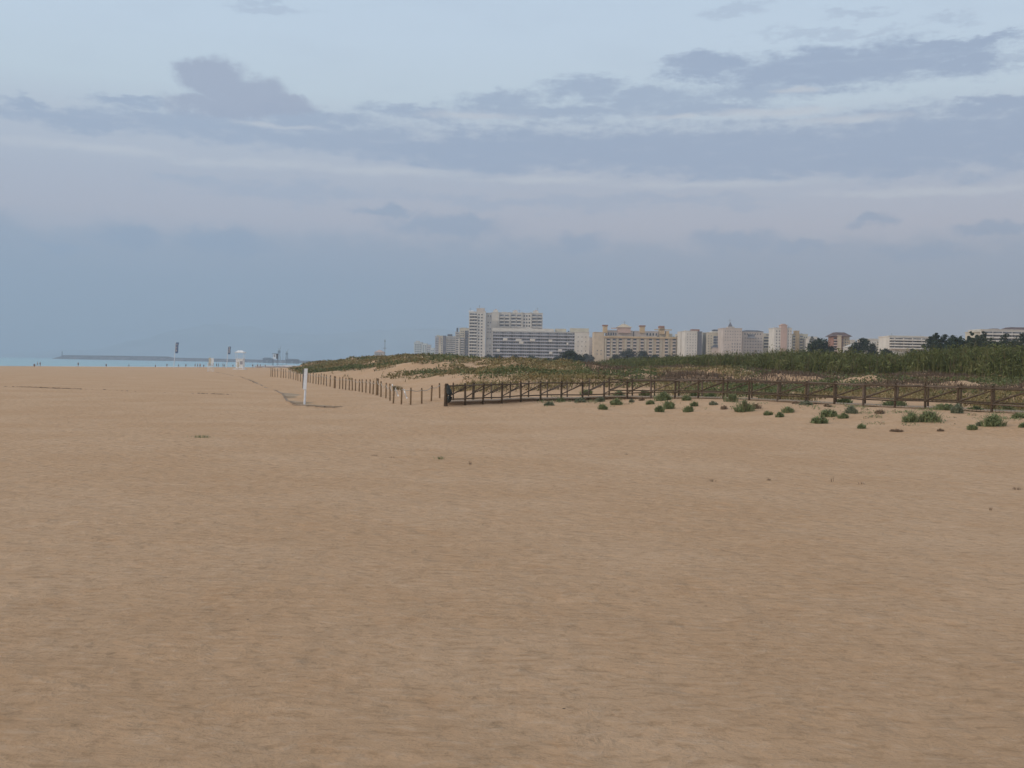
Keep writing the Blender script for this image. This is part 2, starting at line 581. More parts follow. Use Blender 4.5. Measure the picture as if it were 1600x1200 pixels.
def mat_sea():
    m = bpy.data.materials.new('sea_water')
    m.use_nodes = True
    t = NT(m.node_tree)
    b = t.n['Principled BSDF']
    pos = t.new('ShaderNodeNewGeometry').outputs['Position']
    st_ = t.vmath('MULTIPLY', pos, (0.25, 1.0, 1.0))
    n = t.noise(st_, 0.01, 4, 0.6)
    t.l.new(t.mix(t.maprange(n, 0.35, 0.65), (.19, .36, .42), (.26, .43, .48)), b.inputs['Base Color'])
    b.inputs['Roughness'].default_value = 0.35
    bp = t.new('ShaderNodeBump')
    bp.inputs['Strength'].default_value = 0.6
    bp.inputs['Distance'].default_value = 0.5
    t.l.new(t.noise(st_, 0.6, 5, 0.6), bp.inputs['Height'])
    t.l.new(bp.outputs[0], b.inputs['Normal'])
    return m


M = {}
M['sand'] = mat_sand()
M['sea'] = mat_sea()
M['foam'] = mat('foam', (.75, .78, .78), 0.6, 0.05, 0.5)
M['rock'] = mat('breakwater_rock', (.11, .095, .10), 0.9, 0.3, 0.12, bump=0.8, bscale=0.3)
M['hill'] = mat('distant_hill', (.20, .22, .21), 0.95, 0.3, 0.002)
M['timber'] = mat('dark_timber', (.055, .036, .022), 0.8, 0.3, 8, bump=0.006, bscale=25, color2=(.115, .078, .048))
M['timber_worn'] = mat('worn_timber', (.10, .072, .052), 0.85, 0.3, 8, bump=0.006, bscale=25, color2=(.175, .13, .098))
M['post'] = mat('post_timber', (.16, .10, .052), 0.8, 0.3, 9, bump=0.004, bscale=30, color2=(.26, .175, .10))
M['post_pale'] = mat('pale_post_timber', (.20, .145, .095), 0.8, 0.3, 9, bump=0.004, bscale=30, color2=(.30, .23, .16))
M['rope'] = mat('rope_fibre', (.38, .34, .29), 0.9, 0.1, 30)
M['ribbon'] = mat('ribbon_cloth', (.75, .74, .73), 0.7, 0.04, 20)
M['plank'] = mat('grey_planks', (.24, .18, .13), 0.85, 0.25, 2.0, color2=(.33, .25, .18))
M['plank_sandy'] = mat('sandy_planks', (.33, .245, .165), 0.9, 0.2, 1.2, color2=(.44, .33, .225))
M['white'] = mat('white_paint', (.72, .73, .76), 0.5, 0.05, 3)
M['whitegrey'] = mat('weathered_white', (.72, .72, .72), 0.6, 0.08, 2)
M['cream_paint'] = mat('cream_paint', (.55, .50, .40), 0.6, 0.08, 2)
M['blue_flag'] = mat('blue_cloth', (.09, .15, .27), 0.7, 0.15, 2)
M['black_bag'] = mat('black_plastic', (.008, .012, .011), 0.6, 0.3, 8, bump=0.02, bscale=12, spec=0.5)
M['metal'] = mat('grey_metal', (.25, .26, .27), 0.45, 0.1, 4, metal=0.6)
M['skin'] = mat('skin', (.36, .21, .15), 0.6, 0.05, 5)
M['hair'] = mat('dark_hair', (.02, .014, .01), 0.6, 0.1, 10)
M['navy'] = mat('navy_cloth', (.02, .03, .07), 0.8, 0.1, 5)
M['blackc'] = mat('black_cloth', (.018, .018, .022), 0.8, 0.1, 5)
M['orangec'] = mat('orange_cloth', (.50, .16, .06), 0.8, 0.1, 5)
M['whitec'] = mat('white_cloth', (.65, .65, .65), 0.8, 0.05, 5)
M['bark'] = mat('bark', (.09, .065, .045), 0.9, 0.3, 4)
M['ledge_shade'] = mat('ledge_shade_bits', (.17, .115, .07), 0.9, 0.3, 3)  # brown tone doing for the shadow along a low sand ledge
# building finishes
M['wall_white'] = mat('render_white', (.60, .565, .51), 0.85, 0.05, 0.25, detail=6)
M['wall_pale'] = mat('render_pale_grey', (.50, .475, .44), 0.85, 0.06, 0.25, detail=6)
M['wall_pink'] = mat('render_pinkish', (.51, .44, .39), 0.85, 0.05, 0.25, detail=6)
M['wall_rose'] = mat('render_rose', (.48, .345, .29), 0.85, 0.05, 0.25, detail=6)
M['wall_sand'] = mat('render_sand_yellow', (.51, .415, .30), 0.85, 0.06, 0.25, detail=6)
M['wall_ochre'] = mat('render_ochre', (.48, .35, .20), 0.85, 0.06, 0.25, detail=6)
M['wall_cream'] = mat('render_cream', (.52, .47, .37), 0.85, 0.06, 0.25, detail=6)
M['wall_brick'] = mat('brick_red', (.27, .14, .10), 0.85, 0.12, 0.5, detail=6)
M['wall_dark'] = mat('render_dark_grey', (.14, .14, .16), 0.8, 0.12, 0.3, detail=6)
M['rail_grey'] = mat('balcony_grey', (.36, .36, .39), 0.7, 0.08, 0.4)
M['glass'] = mat('dark_glass', (.045, .052, .065), 0.15, 0.3, 0.3, spec=0.6)
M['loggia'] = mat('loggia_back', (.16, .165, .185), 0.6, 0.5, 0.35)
M['blueglass'] = mat('blue_glass', (.09, .11, .15), 0.15, 0.3, 0.3, spec=0.6)
M['awning'] = mat('awning_green', (.10, .20, .15), 0.8, 0.2, 0.4)
M['tile'] = mat('roof_tile_brown', (.11, .075, .07), 0.85, 0.2, 0.6)
M['roofgrey'] = mat('roof_grey', (.10, .11, .13), 0.8, 0.2, 0.5)
M['frame'] = mat('window_frame', (.5, .5, .5), 0.6, 0.05, 1)
# leaf colours
M['grass_ochre'] = mat_leaf('ochre_grass', [(.10, .092, .038), (.175, .145, .060), (.26, .20, .095), (.36, .28, .15)], 0.35)
M['mat_green'] = mat_leaf('green_mat_plants', [(.045, .058, .024), (.080, .102, .038), (.12, .14, .055), (.18, .175, .08)], 0.5)
M['scrub_brown'] = mat_leaf('brown_scrub', [(.07, .05, .036), (.12, .085, .06), (.18, .13, .09)], 0.6)
M['reed'] = mat_leaf('reed_leaf', [(.044, .052, .018), (.086, .100, .032), (.135, .142, .050), (.21, .185, .085)], 0.30)
M['reed_brown'] = mat_leaf('reed_dry', [(.06, .048, .028), (.12, .09, .05), (.19, .14, .08)], 0.4)
M['shrub'] = mat_leaf('shrub_leaf', [(.085, .105, .052), (.155, .185, .085), (.225, .255, .12), (.32, .32, .18)], 3.0)
M['shrub_pale'] = mat_leaf('pale_shrub_leaf', [(.11, .125, .08), (.18, .20, .13), (.27, .28, .19)], 3.0)
M['twig'] = mat_leaf('dry_twig', [(.15, .105, .07), (.26, .185, .125), (.38, .28, .19)], 3.0)
M['tree_dark'] = mat_leaf('dark_tree_leaf', [(.008, .015, .010), (.018, .031, .017), (.034, .052, .026), (.055, .075, .035)], 0.35)
M['tree_olive'] = mat_leaf('olive_tree_leaf', [(.016, .022, .012), (.034, .044, .021), (.060, .070, .033), (.09, .095, .045)], 0.35)
M['tree_grey'] = mat_leaf('greygreen_tree_leaf', [(.022, .030, .024), (.045, .056, .044), (.075, .088, .066)], 0.35)

# ------------------------------------------------------------------ ground, sea, hills
az_in = np.linspace(-31, 31, 800)
az_out = np.concatenate([np.linspace(-180, -31.5, 90), az_in, np.linspace(31.5, 180, 90)[:-1]])
th = np.radians(az_out)
rr = np.concatenate([[0.0], np.geomspace(1.5, 9500, 820)])
nA, nR = len(th), len(rr)
TX = np.outer(rr, np.sin(th)); TY = np.outer(rr, np.cos(th))
TZ = terr(TX.ravel(), TY.ravel()).reshape(TX.shape)
V = np.stack([TX, TY, TZ], -1).reshape(-1, 3)
i, j = np.meshgrid(np.arange(nR - 1), np.arange(nA), indexing='ij')
j2 = (j + 1) % nA
Q = np.stack([i * nA + j, i * nA + j2, (i + 1) * nA + j2, (i + 1) * nA + j], -1).reshape(-1, 4)[:, ::-1]
me = mesh_np('ground', V, Q, smooth=True)
tag(link('ground', me, [M['sand']]), kind='structure')

b = MB(); b.face([(-10500, -10500, -1.3), (10500, -10500, -1.3), (10500, 10500, -1.3), (-10500, 10500, -1.3)])
tag(b.build('sea', M['sea']), kind='structure')

# foam line where the water runs up the sand
b = MB()
pts = []
for a, c in zip(SHORE[2:8], SHORE[3:9]):
    n = int(np.linalg.norm(c - a) / 3)
    for k in range(n): pts.append(a + (c - a) * k / n)
for off, wd, sd in ((-3.5, 3.2, 1), (-15, 2.6, 5), (-34, 2.4, 8)):
    prev = None
    for k, p in enumerate(pts):
        d = pts[min(k + 1, len(pts) - 1)] - pts[max(k - 1, 0)]; d = d / np.linalg.norm(d)
        nrm = np.array([d[1], -d[0]])
        o_ = off + 3.0 * float(fbm(np.array([k * .06]), np.array([sd * 9.1]), 3, 3)[0])
        wv = max(0.0, wd * (0.5 + 1.6 * float(fbm(np.array([k * .045]), np.array([sd * 3.7]), 9, 3)[0])))
        a1 = p + nrm * (o_ - wv); a2 = p + nrm * (o_ + wv)
        cur = ((a1[0], a1[1], -1.27), (a2[0], a2[1], -1.27), wv)
        if prev and prev[2] > 0.05 and wv > 0.05:
            b.face([prev[0], prev[1], cur[1], cur[0]])
        prev = cur
tag(b.build('sea_foam', M['foam']), kind='stuff')

# distant hills
HP = [(-40, 554), (60, 550), (150, 543), (215, 531), (260, 519), (300, 509), (335, 506), (380, 511), (430, 518), (500, 522), (570, 518), (640, 512), (720, 516), (820, 524), (960, 528), (1100, 520), (1250, 526), (1400, 533), (1600, 529), (1750, 540)]
hx = np.arange(-40, 1750, 6.0)
hy = np.interp(hx, [a for a, _ in HP], [c for _, c in HP]) + fbm(hx * .03, hx * 0, 77, 4) * 4
HV, HQ = [], []
prof = [(-1400, 0.0), (-900, .35), (-450, .72), (0, 1.0), (500, .7), (900, 0.0)]
for k, (x_, y_) in enumerate(zip(hx, hy)):
    r = ray(x_, y_); r = r / r[1]
    H = CAMZ + r[2] * 9800
    for q, (dy, f_) in enumerate(prof):
        wob = float(fbm(np.array([k * .12]), np.array([q * 3.3]), 81, 3)[0]) * 0.10 if 0 < q < 5 and q != 3 else 0
        HV.append((r[0] * (9800 + dy), 9800 + dy, max(-8.0, H * (f_ + wob) if f_ > 0 else -8.0)))
n6 = len(prof)
for k in range(len(hx) - 1):
    for q in range(n6 - 1):
        HQ.append((k * n6 + q, (k + 1) * n6 + q, (k + 1) * n6 + q + 1, k * n6 + q + 1))
tag(link('hills', mesh_np('hills', HV, HQ, smooth=True), [M['hill']]), kind='structure')


# ------------------------------------------------------------------ buildings
def PW(px, py, d):
    r = ray(px, py); r = r / r[1]
    return r[0] * d, CAMZ + r[2] * d


def window_mesh(name, w, h, glass='glass', frame='frame'):
    b = MB()
    b.box(-w / 2, w / 2, -.06, -.02, 0, h, 0)
    t = min(.12, w * .1)
    b.box(-w / 2 - t, w / 2 + t, -.12, 0, -t, 0, 1); b.box(-w / 2 - t, w / 2 + t, -.12, 0, h, h + t, 1)
    b.box(-w / 2 - t, -w / 2, -.12, 0, 0, h, 1); b.box(w / 2, w / 2 + t, -.12, 0, 0, h, 1)
    me = b.mesh(name); me.materials.append(M[glass]); me.materials.append(M[frame])
    return me


def balcony_mesh(name, w, h, out=1.2, rail='wall_white', back='loggia', bays=0, railh=None, slab=True):
    """one floor's balcony: dark opening behind, slab and parapet in front, bay dividers"""
    b = MB()
    rh = railh if railh else h * 0.36
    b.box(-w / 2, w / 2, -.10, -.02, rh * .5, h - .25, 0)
    if slab: b.box(-w / 2 - .1, w / 2 + .1, -out, -.02, -.14, 0, 1)
    b.box(-w / 2 - .1, w / 2 + .1, -out - .12, -out, -.14, rh, 1)
    b.box(-w / 2 - .1, -w / 2, -out, -.02, 0, rh, 1); b.box(w / 2, w / 2 + .1, -out, -.02, 0, rh, 1)
    for k in range(1, bays):
        x = -w / 2 + w * k / bays
        b.box(x - .1, x + .1, -out * .8, -.02, rh * .5, h - .2, 2)
    me = b.mesh(name); me.materials.append(M[back]); me.materials.append(M[rail]); me.materials.append(M['wall_pale'])
    return me


GROUND_Z = 1.2


class Building:
    def __init__(s, name, d, px, label, cat='building', group=None):
        s.d = d
        s.x0, _ = PW(px, hor(px), d)
        s.root = empty(name, (s.x0, d, GROUND_Z), label, cat, group)
        s.nb = 0

    def lx(s, px, py): return PW(px, py, s.d)[0] - s.x0
    def lz(s, px, py): return PW(px, py, s.d)[1] - GROUND_Z

    def block(s, part, x0, x1, ytop, m, dep=14.0, y0=0.0, ybot=None, label=None):
        yb = ybot if ybot is not None else None
        xm = (x0 + x1) / 2
        z1 = s.lz(xm, ytop)
        z0 = s.lz(xm, yb) if yb is not None else -2.0
        b = MB()
        b.box(s.lx(x0, ytop), s.lx(x1, ytop), y0, y0 + dep, z0, z1)
        b_ = z1
        if z1 - z0 > 6:       # parapet coping
            b.box(s.lx(x0, ytop) - .25, s.lx(x1, ytop) + .25, y0 - .25, y0 + dep + .25, z1, z1 + .35)
        o = b.build(part, M[m], s.root)
        if label: o['label'] = label
        return o

    def roof(s, x0, x1, y_eave, y_top, m='tile', dep=14, y0=0.0, inset=4.0, over=1.0, part='roof', label=None):
        xm = (x0 + x1) / 2
        b = MB()
        z0 = s.lz(xm, y_eave); z1 = s.lz(xm, y_top)
        X0, X1 = s.lx(x0, y_eave) - over, s.lx(x1, y_eave) + over
        b.hip(X0, X1, y0 - over, y0 + dep + over, z0, z1, inset)
        o = b.build(part, M[m], s.root)
        if label: o['label'] = label
        return o

    def grid(s, kind, x0, x1, y0, y1, cols, rows, fw=0.6, fh=0.55, yoff=0.0, skip=0.0, **kw):
        """cols x rows windows or balconies inside a facade rectangle given in photo pixels"""
        xm = (x0 + x1) / 2
        X0, X1 = s.lx(x0, (y0 + y1) / 2), s.lx(x1, (y0 + y1) / 2)
        Z1, Z0 = s.lz(xm, y0), s.lz(xm, y1)
        cw, ch = (X1 - X0) / cols, (Z1 - Z0) / rows
        if kind == 'window': me = window_mesh('window', cw * fw, ch * fh, **kw)
        else: me = balcony_mesh('balcony', cw * fw, ch * 0.98, **kw)
        for r in range(rows):
            for c in range(cols):
                if skip and random.random() < skip: continue
                o = bpy.data.objects.new(kind, me)
                COL.objects.link(o); o.parent = s.root
                dz = ch * (1 - fh) / 2 if kind == 'window' else 0
                o.location = (X0 + cw * (c + .5), yoff, Z0 + ch * r + dz)

    def side(s, xpx, right, y0, y1, cols, rows, dep, fw=.5, fh=.5, yb=0.0):
        """windows on a side wall, seen from a step aside"""
        X = s.lx(xpx, (y0 + y1) / 2)
        Z1, Z0 = s.lz(xpx, y0), s.lz(xpx, y1)
        cw, ch = dep / cols, (Z1 - Z0) / rows
        me = window_mesh('window', cw * fw, ch * fh)
        for r in range(rows):
            for c in range(cols):
                o = bpy.data.objects.new('window', me)
                COL.objects.link(o); o.parent = s.root
                o.rotation_euler = (0, 0, R(90) if right else R(-90))
                o.location = (X, yb + cw * (c + .5), Z0 + ch * r + ch * .2)

    def mast(s, px, y0, y1, r=.12, part='antenna', m='metal', yoff=4):
        b = MB()
        x = s.lx(px, y0)
        b.tube([(x, yoff, s.lz(px, y1) - 1), (x, yoff, s.lz(px, y0))], r, 6)
        b.tube([(x - 1.2, yoff, s.lz(px, y0) - 1), (x + 1.2, yoff, s.lz(px, y0) - 1)], r * .6, 6)
        return b.build(part, M[m], s.root)


def buildings():
    B = Building
    # far group at the left end of the town
    k = B('apartment_building', 1500, 653, 'low pale apartment block at the far left end of the skyline', 'building')
    k.block('wall', 647, 659, 535, 'wall_pale', 25); k.block('rooftop_block', 649, 655, 532.5, 'wall_pale', 9, 3, 535.2)
    k.grid('window', 648, 658, 537, 558, 4, 6, .5, .5)
    k = B('apartment_building', 1480, 666, 'small pale block with a pinkish right wing beside the far left one', 'building')
    k.block('wall', 660.3, 666.5, 537, 'wall_white', 25); k.block('wing', 667, 672, 539, 'wall_pink', 25)
    k.grid('window', 660.5, 666, 539, 558, 2, 6, .55, .5); k.grid('window', 667.3, 671.6, 541, 558, 2, 5, .5, .5)
    k = B('apartment_building', 1450, 675, 'very low white block in the dip before the narrow grey tower', 'building')
    k.block('wall', 673, 678, 544, 'wall_white', 20); k.grid('window', 673.4, 677.6, 546, 558, 2, 3, .5, .5)
    k = B('apartment_building', 1150, 686, 'narrow grey tower with a cream right side and purple stripe', 'building')
    k.block('wall', 680, 685.5, 526, 'rail_grey', 16); k.block('side_wall', 685.7, 691.7, 525, 'wall_cream', 16, -.4)
    k.block('stair_strip', 686.8, 688, 527.5, 'wall_rose', .3, -.75, 538)
    k.block('rooftop_block', 682, 686, 523.5, 'wall_cream', 6, 3, 526.2)
    k.grid('window', 680.2, 685.2, 528, 560, 2, 9, .5, .5); k.grid('window', 688.6, 691.6, 528, 560, 1, 9, .4, .5, yoff=-.4)
    k = B('apartment_building', 1080, 702, 'grey block with a dark water tank on its roof left of the stepped tower', 'building')
    k.block('wall', 692.3, 712, 526, 'wall_pale', 18); k.block('water_tank', 699, 706, 522, 'roofgrey', 6, 3, 526.2)
    k.block('side_wall', 692.3, 697, 525, 'wall_dark', .5, -.6)
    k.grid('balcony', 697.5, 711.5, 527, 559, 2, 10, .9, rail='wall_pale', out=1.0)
    k = B('apartment_building', 1000, 722, 'stepped cream tower with dark balconies left of the tallest tower', 'building')
    k.block('wall', 718, 732.5, 513, 'wall_cream', 16); k.block('lower_wing', 711.5, 717.8, 519, 'wall_pale', 15, 1)
    k.block('pilaster', 716.6, 718.4, 529, 'wall_white', 1.2, -1.3)
    k.block('rooftop_block', 721, 727, 511.5, 'wall_pale', 6, 4, 513.2); k.block('water_tank', 713, 715.5, 512, 'roofgrey', 3, 4, 519)
    k.grid('balcony', 712, 717, 520, 559, 1, 11, .9, rail='wall_pale', out=1)
    k.grid('balcony', 719, 725, 527, 559, 1, 9, .92, rail='wall_pale', out=1)
    k.grid('balcony', 726, 732, 516, 559, 1, 12, .92, rail='wall_dark', out=1)
    k.grid('window', 719, 725, 516, 526, 2, 3, .45, .5)
    # tallest tower
    k = B('apartment_tower', 900, 747, 'tallest white tower with long dark balconies on its left half', 'tower block')
    k.block('wall', 733, 757.5, 487.5, 'wall_white', 22); k.block('corner_strip', 755.2, 759, 486.5, 'wall_white', 1.0, -1.1)
    k.block('rooftop_block', 744.5, 757, 481, 'wall_pink', 8, 3, 487.7); k.block('rooftop_sign', 732, 740, 485, 'white', 1.2, .5, 487.3)
    k.block('recess_wall', 759.2, 768, 489, 'wall_pale', 18, 3)
    k.mast(749, 476, 481); k.mast(734.5, 480.5, 485)
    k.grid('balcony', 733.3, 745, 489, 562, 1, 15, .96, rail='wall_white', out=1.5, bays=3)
    k.grid('window', 745.6, 754.8, 489, 562, 2, 15, .38, .42)
    k.grid('window', 760.5, 767.5, 491, 562, 2, 14, .40, .36, yoff=3, skip=.25)
    k.side(733, False, 489, 562, 3, 10, 22)
    # wide white slab behind
    k = B('apartment_building', 930, 808, 'wide white high rise with four small roof turrets behind the long grey block', 'tower block')
    k.block('wall', 768.5, 848, 489, 'wall_white', 18)
    for x0, x1, yt in ((770.5, 778.5, 484.5), (784, 791, 487), (801, 809, 485.5), (833, 841.5, 485.5)):
        k.block('turret', x0, x1, yt, 'wall_white', 6, 2, 489.3)
    k.roof(772.5, 776.8, 484.5, 482.6, 'wall_rose', 4, 3, 1, .2, 'turret_roof')
    k.roof(803, 807.5, 485.5, 484, 'wall_rose', 4, 3, 1, .2, 'turret_roof')
    k.roof(835, 840, 485.5, 484, 'wall_rose', 4, 3, 1, .2, 'turret_roof')
    for a in (778, 796, 815, 829):
        k.block('pier', a, a + 1.6, 488.5, 'wall_white', 1.2, -1.3)
    k.grid('balcony', 780, 796, 491, 517, 2, 5, .8, rail='wall_white', out=1.1)
    k.grid('balcony', 798, 815, 491, 517, 2, 5, .8, rail='wall_white', out=1.1)
    k.grid('window', 817, 829, 491, 517, 3, 5, .5, .45); k.grid('balcony', 831, 847, 491, 517, 2, 5, .86, rail='wall_pale', out=1.1)
    k.mast(840, 480, 485); k.mast(812, 483, 488)
    # long grey balcony slab
    k = B('apartment_building', 800, 840, 'long low grey block with continuous balcony strips in front of the tall towers', 'building')
    k.block('wall', 769.5, 897.5, 518.5, 'wall_pale', 18)
    k.block('end_wall', 897.7, 920.5, 519.5, 'wall_white', 20, -1.5)
    k.block('roof_parapet', 769.3, 866, 513, 'wall_white', 14, .4, 518.2)
    k.block('rooftop_block', 868, 885, 513.5, 'wall_cream', 8, 2, 518.8); k.block('rooftop_block', 891.5, 920.5, 512.8, 'wall_cream', 8, 2, 519.3)
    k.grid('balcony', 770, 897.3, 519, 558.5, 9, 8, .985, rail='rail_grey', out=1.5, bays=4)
    k.grid('window', 900, 918, 523, 552, 3, 4, .12, .3, yoff=-1.5)
    for x_, y_, w_ in ((786, 530, 7), (806, 531, 9), (828, 531, 8), (857, 532, 6), (811, 535, 7), (885, 537, 3), (858, 551, 5), (776, 547, 5), (872, 547, 6)):
        b = MB(); X0, X1 = k.lx(x_, y_), k.lx(x_ + w_, y_)
        z = k.lz(x_, y_); b.box(X0, X1, -1.9, -1.7, z - 1.1, z + .8); o = b.build('awning', M['wall_white'], k.root)
    k = B('apartment_building', 830, 925, 'small pinkish block wedged between the long grey block and the yellow one', 'building')
    k.block('wall', 921, 929.5, 528, 'wall_pink', 12); k.grid('window', 924, 928.5, 531, 553, 1, 5, .6, .5)
    # yellow resort building
    k = B('apartment_building', 780, 996, 'ochre yellow apartment block with turrets and domed rooftop pavilions', 'building')
    k.block('wall', 944.5, 1063, 526.5, 'wall_sand', 16); k.block('end_wing', 928.5, 944.3, 519.5, 'wall_sand', 18, -.5)
    k.block('cornice', 944, 1061, 526.3, 'wall_ochre', 1.5, -1.3, 528.5)
    k.block('setback_floor', 948, 990, 516, 'wall_pink', 8, 4, 526.5); k.block('setback_floor', 992, 1030, 517, 'wall_pink', 8, 4, 526.5); k.block('setback_floor', 1031, 1052, 521, 'wall_cream', 8, 4, 526.5)
    k.block('turret', 943, 949.5, 509, 'wall_ochre', 6, 1, 520); k.block('turret_cap', 942, 950.3, 507.4, 'wall_brick', 7, .5, 509.2)
    k.block('turret', 1001, 1008, 510, 'wall_ochre', 6, 1, 520); k.block('turret_cap', 1000, 1009, 508.2, 'wall_brick', 7, .5, 510.2)
    k.block('turret', 1031, 1039, 512, 'wall_ochre', 6, 1, 522); k.block('turret_cap', 1030.5, 1038.5, 509.2, 'wall_brick', 7, .5, 512.2)
    k.block('turret', 1041, 1046, 517, 'wall_ochre', 5, 1, 527)
    k.block('pavilion', 966, 986, 511.5, 'wall_rose', 9, 1.5, 520); k.roof(965, 987, 511.5, 505.5, 'wall_sand', 9, 1.5, 5, .6, 'pavilion_roof'); k.mast(977, 501, 506)
    k.block('pergola', 1023, 1050, 514.5, 'wall_ochre', 1, 1, 516); k.block('pergola', 955, 966, 512, 'wall_rose', 1, 1, 513.5)
    k.grid('window', 950, 965, 518, 525, 4, 1, .5, .6, yoff=4); k.grid('window', 1010, 1029, 519, 525.5, 4, 1, .5, .6, yoff=4)
    for a in (945.5, 955, 964, 977, 986, 996, 1008, 1019, 1032, 1044, 1058):
        k.block('pilaster', a, a + 1.8, 528.6, 'wall_cream', .5, -.6)
    for a in (947.3, 956.4, 966, 979, 988.5, 1000, 1013, 1024.5, 1038, 1050):
        k.grid('balcony', a, a + 6.4, 528.8, 558, 1, 6, .74, rail='wall_pink', out=.9, back='glass')
    k.grid('window', 930, 942, 545, 556, 2, 2, .2, .3, yoff=-.5)
    # cluster right of it
    k = B('apartment_building', 760, 1067, 'white block with curved dark balconies just right of the yellow block', 'building')
    k.block('wall', 1063.5, 1070.3, 518.5, 'wall_white', 14)
    k.grid('balcony', 1064.5, 1070.2, 520, 555, 1, 8, .9, rail='wall_white', out=1.0, back='glass')
    k = B('apartment_building', 740, 1085, 'plain white block with a dark blue side wall and roof box', 'building')
    k.block('wall', 1070.8, 1089.8, 517.5, 'wall_white', 16); k.block('side_wall', 1090, 1097, 518.5, 'wall_dark', 15, .5)
    k.block('rooftop_block', 1081.5, 1094, 514.3, 'wall_brick', 6, 2, 518)
    k.grid('balcony', 1090.5, 1096.7, 521, 555, 1, 9, .9, rail='wall_dark', out=.6, yoff=.5); k.grid('window', 1072, 1089, 520, 555, 4, 8, .22, .30)
    k = B('apartment_building', 770, 1101, 'narrow block with green awned balconies between two white walls', 'building')
    k.block('wall', 1097.3, 1104, 520, 'wall_pale', 14); k.grid('balcony', 1097.6, 1103.8, 522, 555, 1, 8, .92, rail='awning', out=1.1)
    k = B('apartment_building', 740, 1117, 'cream block with a tall dark glazed bay and a flat dark roof box', 'building')
    k.block('wall', 1104.3, 1129.5, 520.3, 'wall_cream', 15); k.block('rooftop_block', 1115.5, 1128, 514.8, 'roofgrey', 6, 2, 518); k.block('attic', 1113, 1129, 517.6, 'wall_white', 10, 1, 520.5)
    k.grid('window', 1114.5, 1128.5, 525, 537.5, 3, 3, .92, .85, glass='blueglass'); k.grid('window', 1105, 1113, 523, 555, 2, 8, .3, .35)
    k.roof(1111, 1129, 544, 538.5, 'roofgrey', 4, -4.2, 2, .3, 'porch_roof'); k.block('porch', 1112, 1128.5, 544, 'wall_pink', 4, -4.2)
    k = B('apartment_tower', 720, 1144, 'pinkish stone tower block with a tapering spire on its roof', 'tower block')
    k.block('wall', 1129.8, 1159.5, 513.3, 'wall_pink', 18); k.block('rooftop_block', 1140, 1150, 510, 'wall_pink', 6, 5, 513.6)
    k.roof(1141.5, 1147.5, 510, 502.5, 'wall_dark', 3.2, 6, 1.4, .1, 'spire')
    k.mast(1144.2, 498, 503, yoff=7.6)
    k.grid('window', 1131.5, 1158.5, 515.5, 534, 7, 4, .22, .34); k.grid('window', 1142, 1158, 535, 554, 4, 4, .35, .40)
    k.grid('window', 1130.5, 1140, 536, 555, 2, 4, .2, .3)
    k = B('apartment_building', 730, 1178, 'broad pinkish block with a sloping dark roof right of the spired tower', 'building')
    k.block('wall', 1160, 1192.5, 519.2, 'wall_pink', 16); k.block('attic', 1161, 1191, 517.8, 'wall_white', 10, 2, 519.5)
    k.roof(1160.5, 1193, 518.0, 515.6, 'roofgrey', 15, .5, 4, .6); k.grid('window', 1162, 1190, 520.5, 523.5, 7, 1, .35, .8)
    k.grid('window', 1162, 1191, 526, 555, 7, 6, .30, .35)
    k.grid('balcony', 1168, 1180, 521.5, 528, 1, 1, .9, rail='rail_grey', out=.8)
    k = B('apartment_building', 750, 1202, 'low block of dark balcony rows left of the pink striped tower', 'building')
    k.block('wall', 1193, 1209.5, 525, 'wall_cream', 14); k.block('rooftop_block', 1200.5, 1208, 522.3, 'roofgrey', 5, 2, 525.2)
    k.grid('balcony', 1193.4, 1209.2, 526, 545, 2, 4, .95, rail='wall_cream', out=1.0, back='glass'); k.grid('window', 1196, 1209, 547, 556, 3, 2, .4, .5)
    k = B('apartment_tower', 690, 1223, 'slender white tower with a pink central shaft rising highest', 'tower block')
    k.block('wall', 1210, 1237.5, 513, 'wall_white', 15); k.block('shaft', 1220.3, 1229.5, 508.3, 'wall_rose', 6, -.8); k.block('shaft_cap', 1222, 1227.8, 506, 'wall_rose', 4, 0, 508.5)
    k.grid('window', 1211, 1220, 515, 553, 2, 8, .32, .36); k.grid('window', 1230, 1237, 515, 553, 2, 8, .26, .36); k.mast(1235, 509, 513); k.mast(1212, 510, 513)
    k = B('apartment_building', 700, 1250, 'yellowish block with a stair tower and side balconies beside the pink shafted tower', 'building')
    k.block('wall', 1238, 1262, 522.5, 'wall_cream', 15); k.block('stair_tower', 1242.5, 1248.5, 517.5, 'wall_ochre', 5, -.6)
    k.grid('balcony', 1238.6, 1242.3, 524, 551, 1, 6, .9, rail='wall_cream', out=.9); k.grid('balcony', 1249.5, 1254.5, 524, 551, 1, 6, .9, rail='wall_cream', out=.9)
    k.grid('window', 1255.5, 1261.5, 525, 551, 2, 6, .4, .4)
    k = B('apartment_building', 690, 1268, 'low white stepped block below the round dark tree', 'building')
    k.block('wall', 1262.3, 1273, 529.5, 'wall_white', 14); k.block('lower_wing', 1273.2, 1281, 533.5, 'wall_pale', 12, 1); k.grid('window', 1263, 1272.5, 531.5, 548, 2, 4, .5, .4)
    for x0, x1, yt, m_, cols_, lab in ((1058, 1077, 522.5, 'wall_cream', 4, 'low cream block filling the gap right of the yellow resort block'),
            (1092, 1116, 522.5, 'wall_pale', 5, 'pale back row block seen between the plain white block and the glazed bay'),
            (1186, 1214, 521.5, 'wall_cream', 6, 'cream back row block seen above the dark balcony rows'),
            (1256, 1277, 526.5, 'wall_white', 4, 'white back row block beside the yellowish one with the stair tower'),
            (1280, 1304, 534, 'wall_pale', 4, 'low pale block glimpsed over the large round dark tree')):
        k = B('apartment_building', 960, (x0 + x1) / 2, lab, 'building')
        k.block('wall', x0, x1, yt, m_, 12)
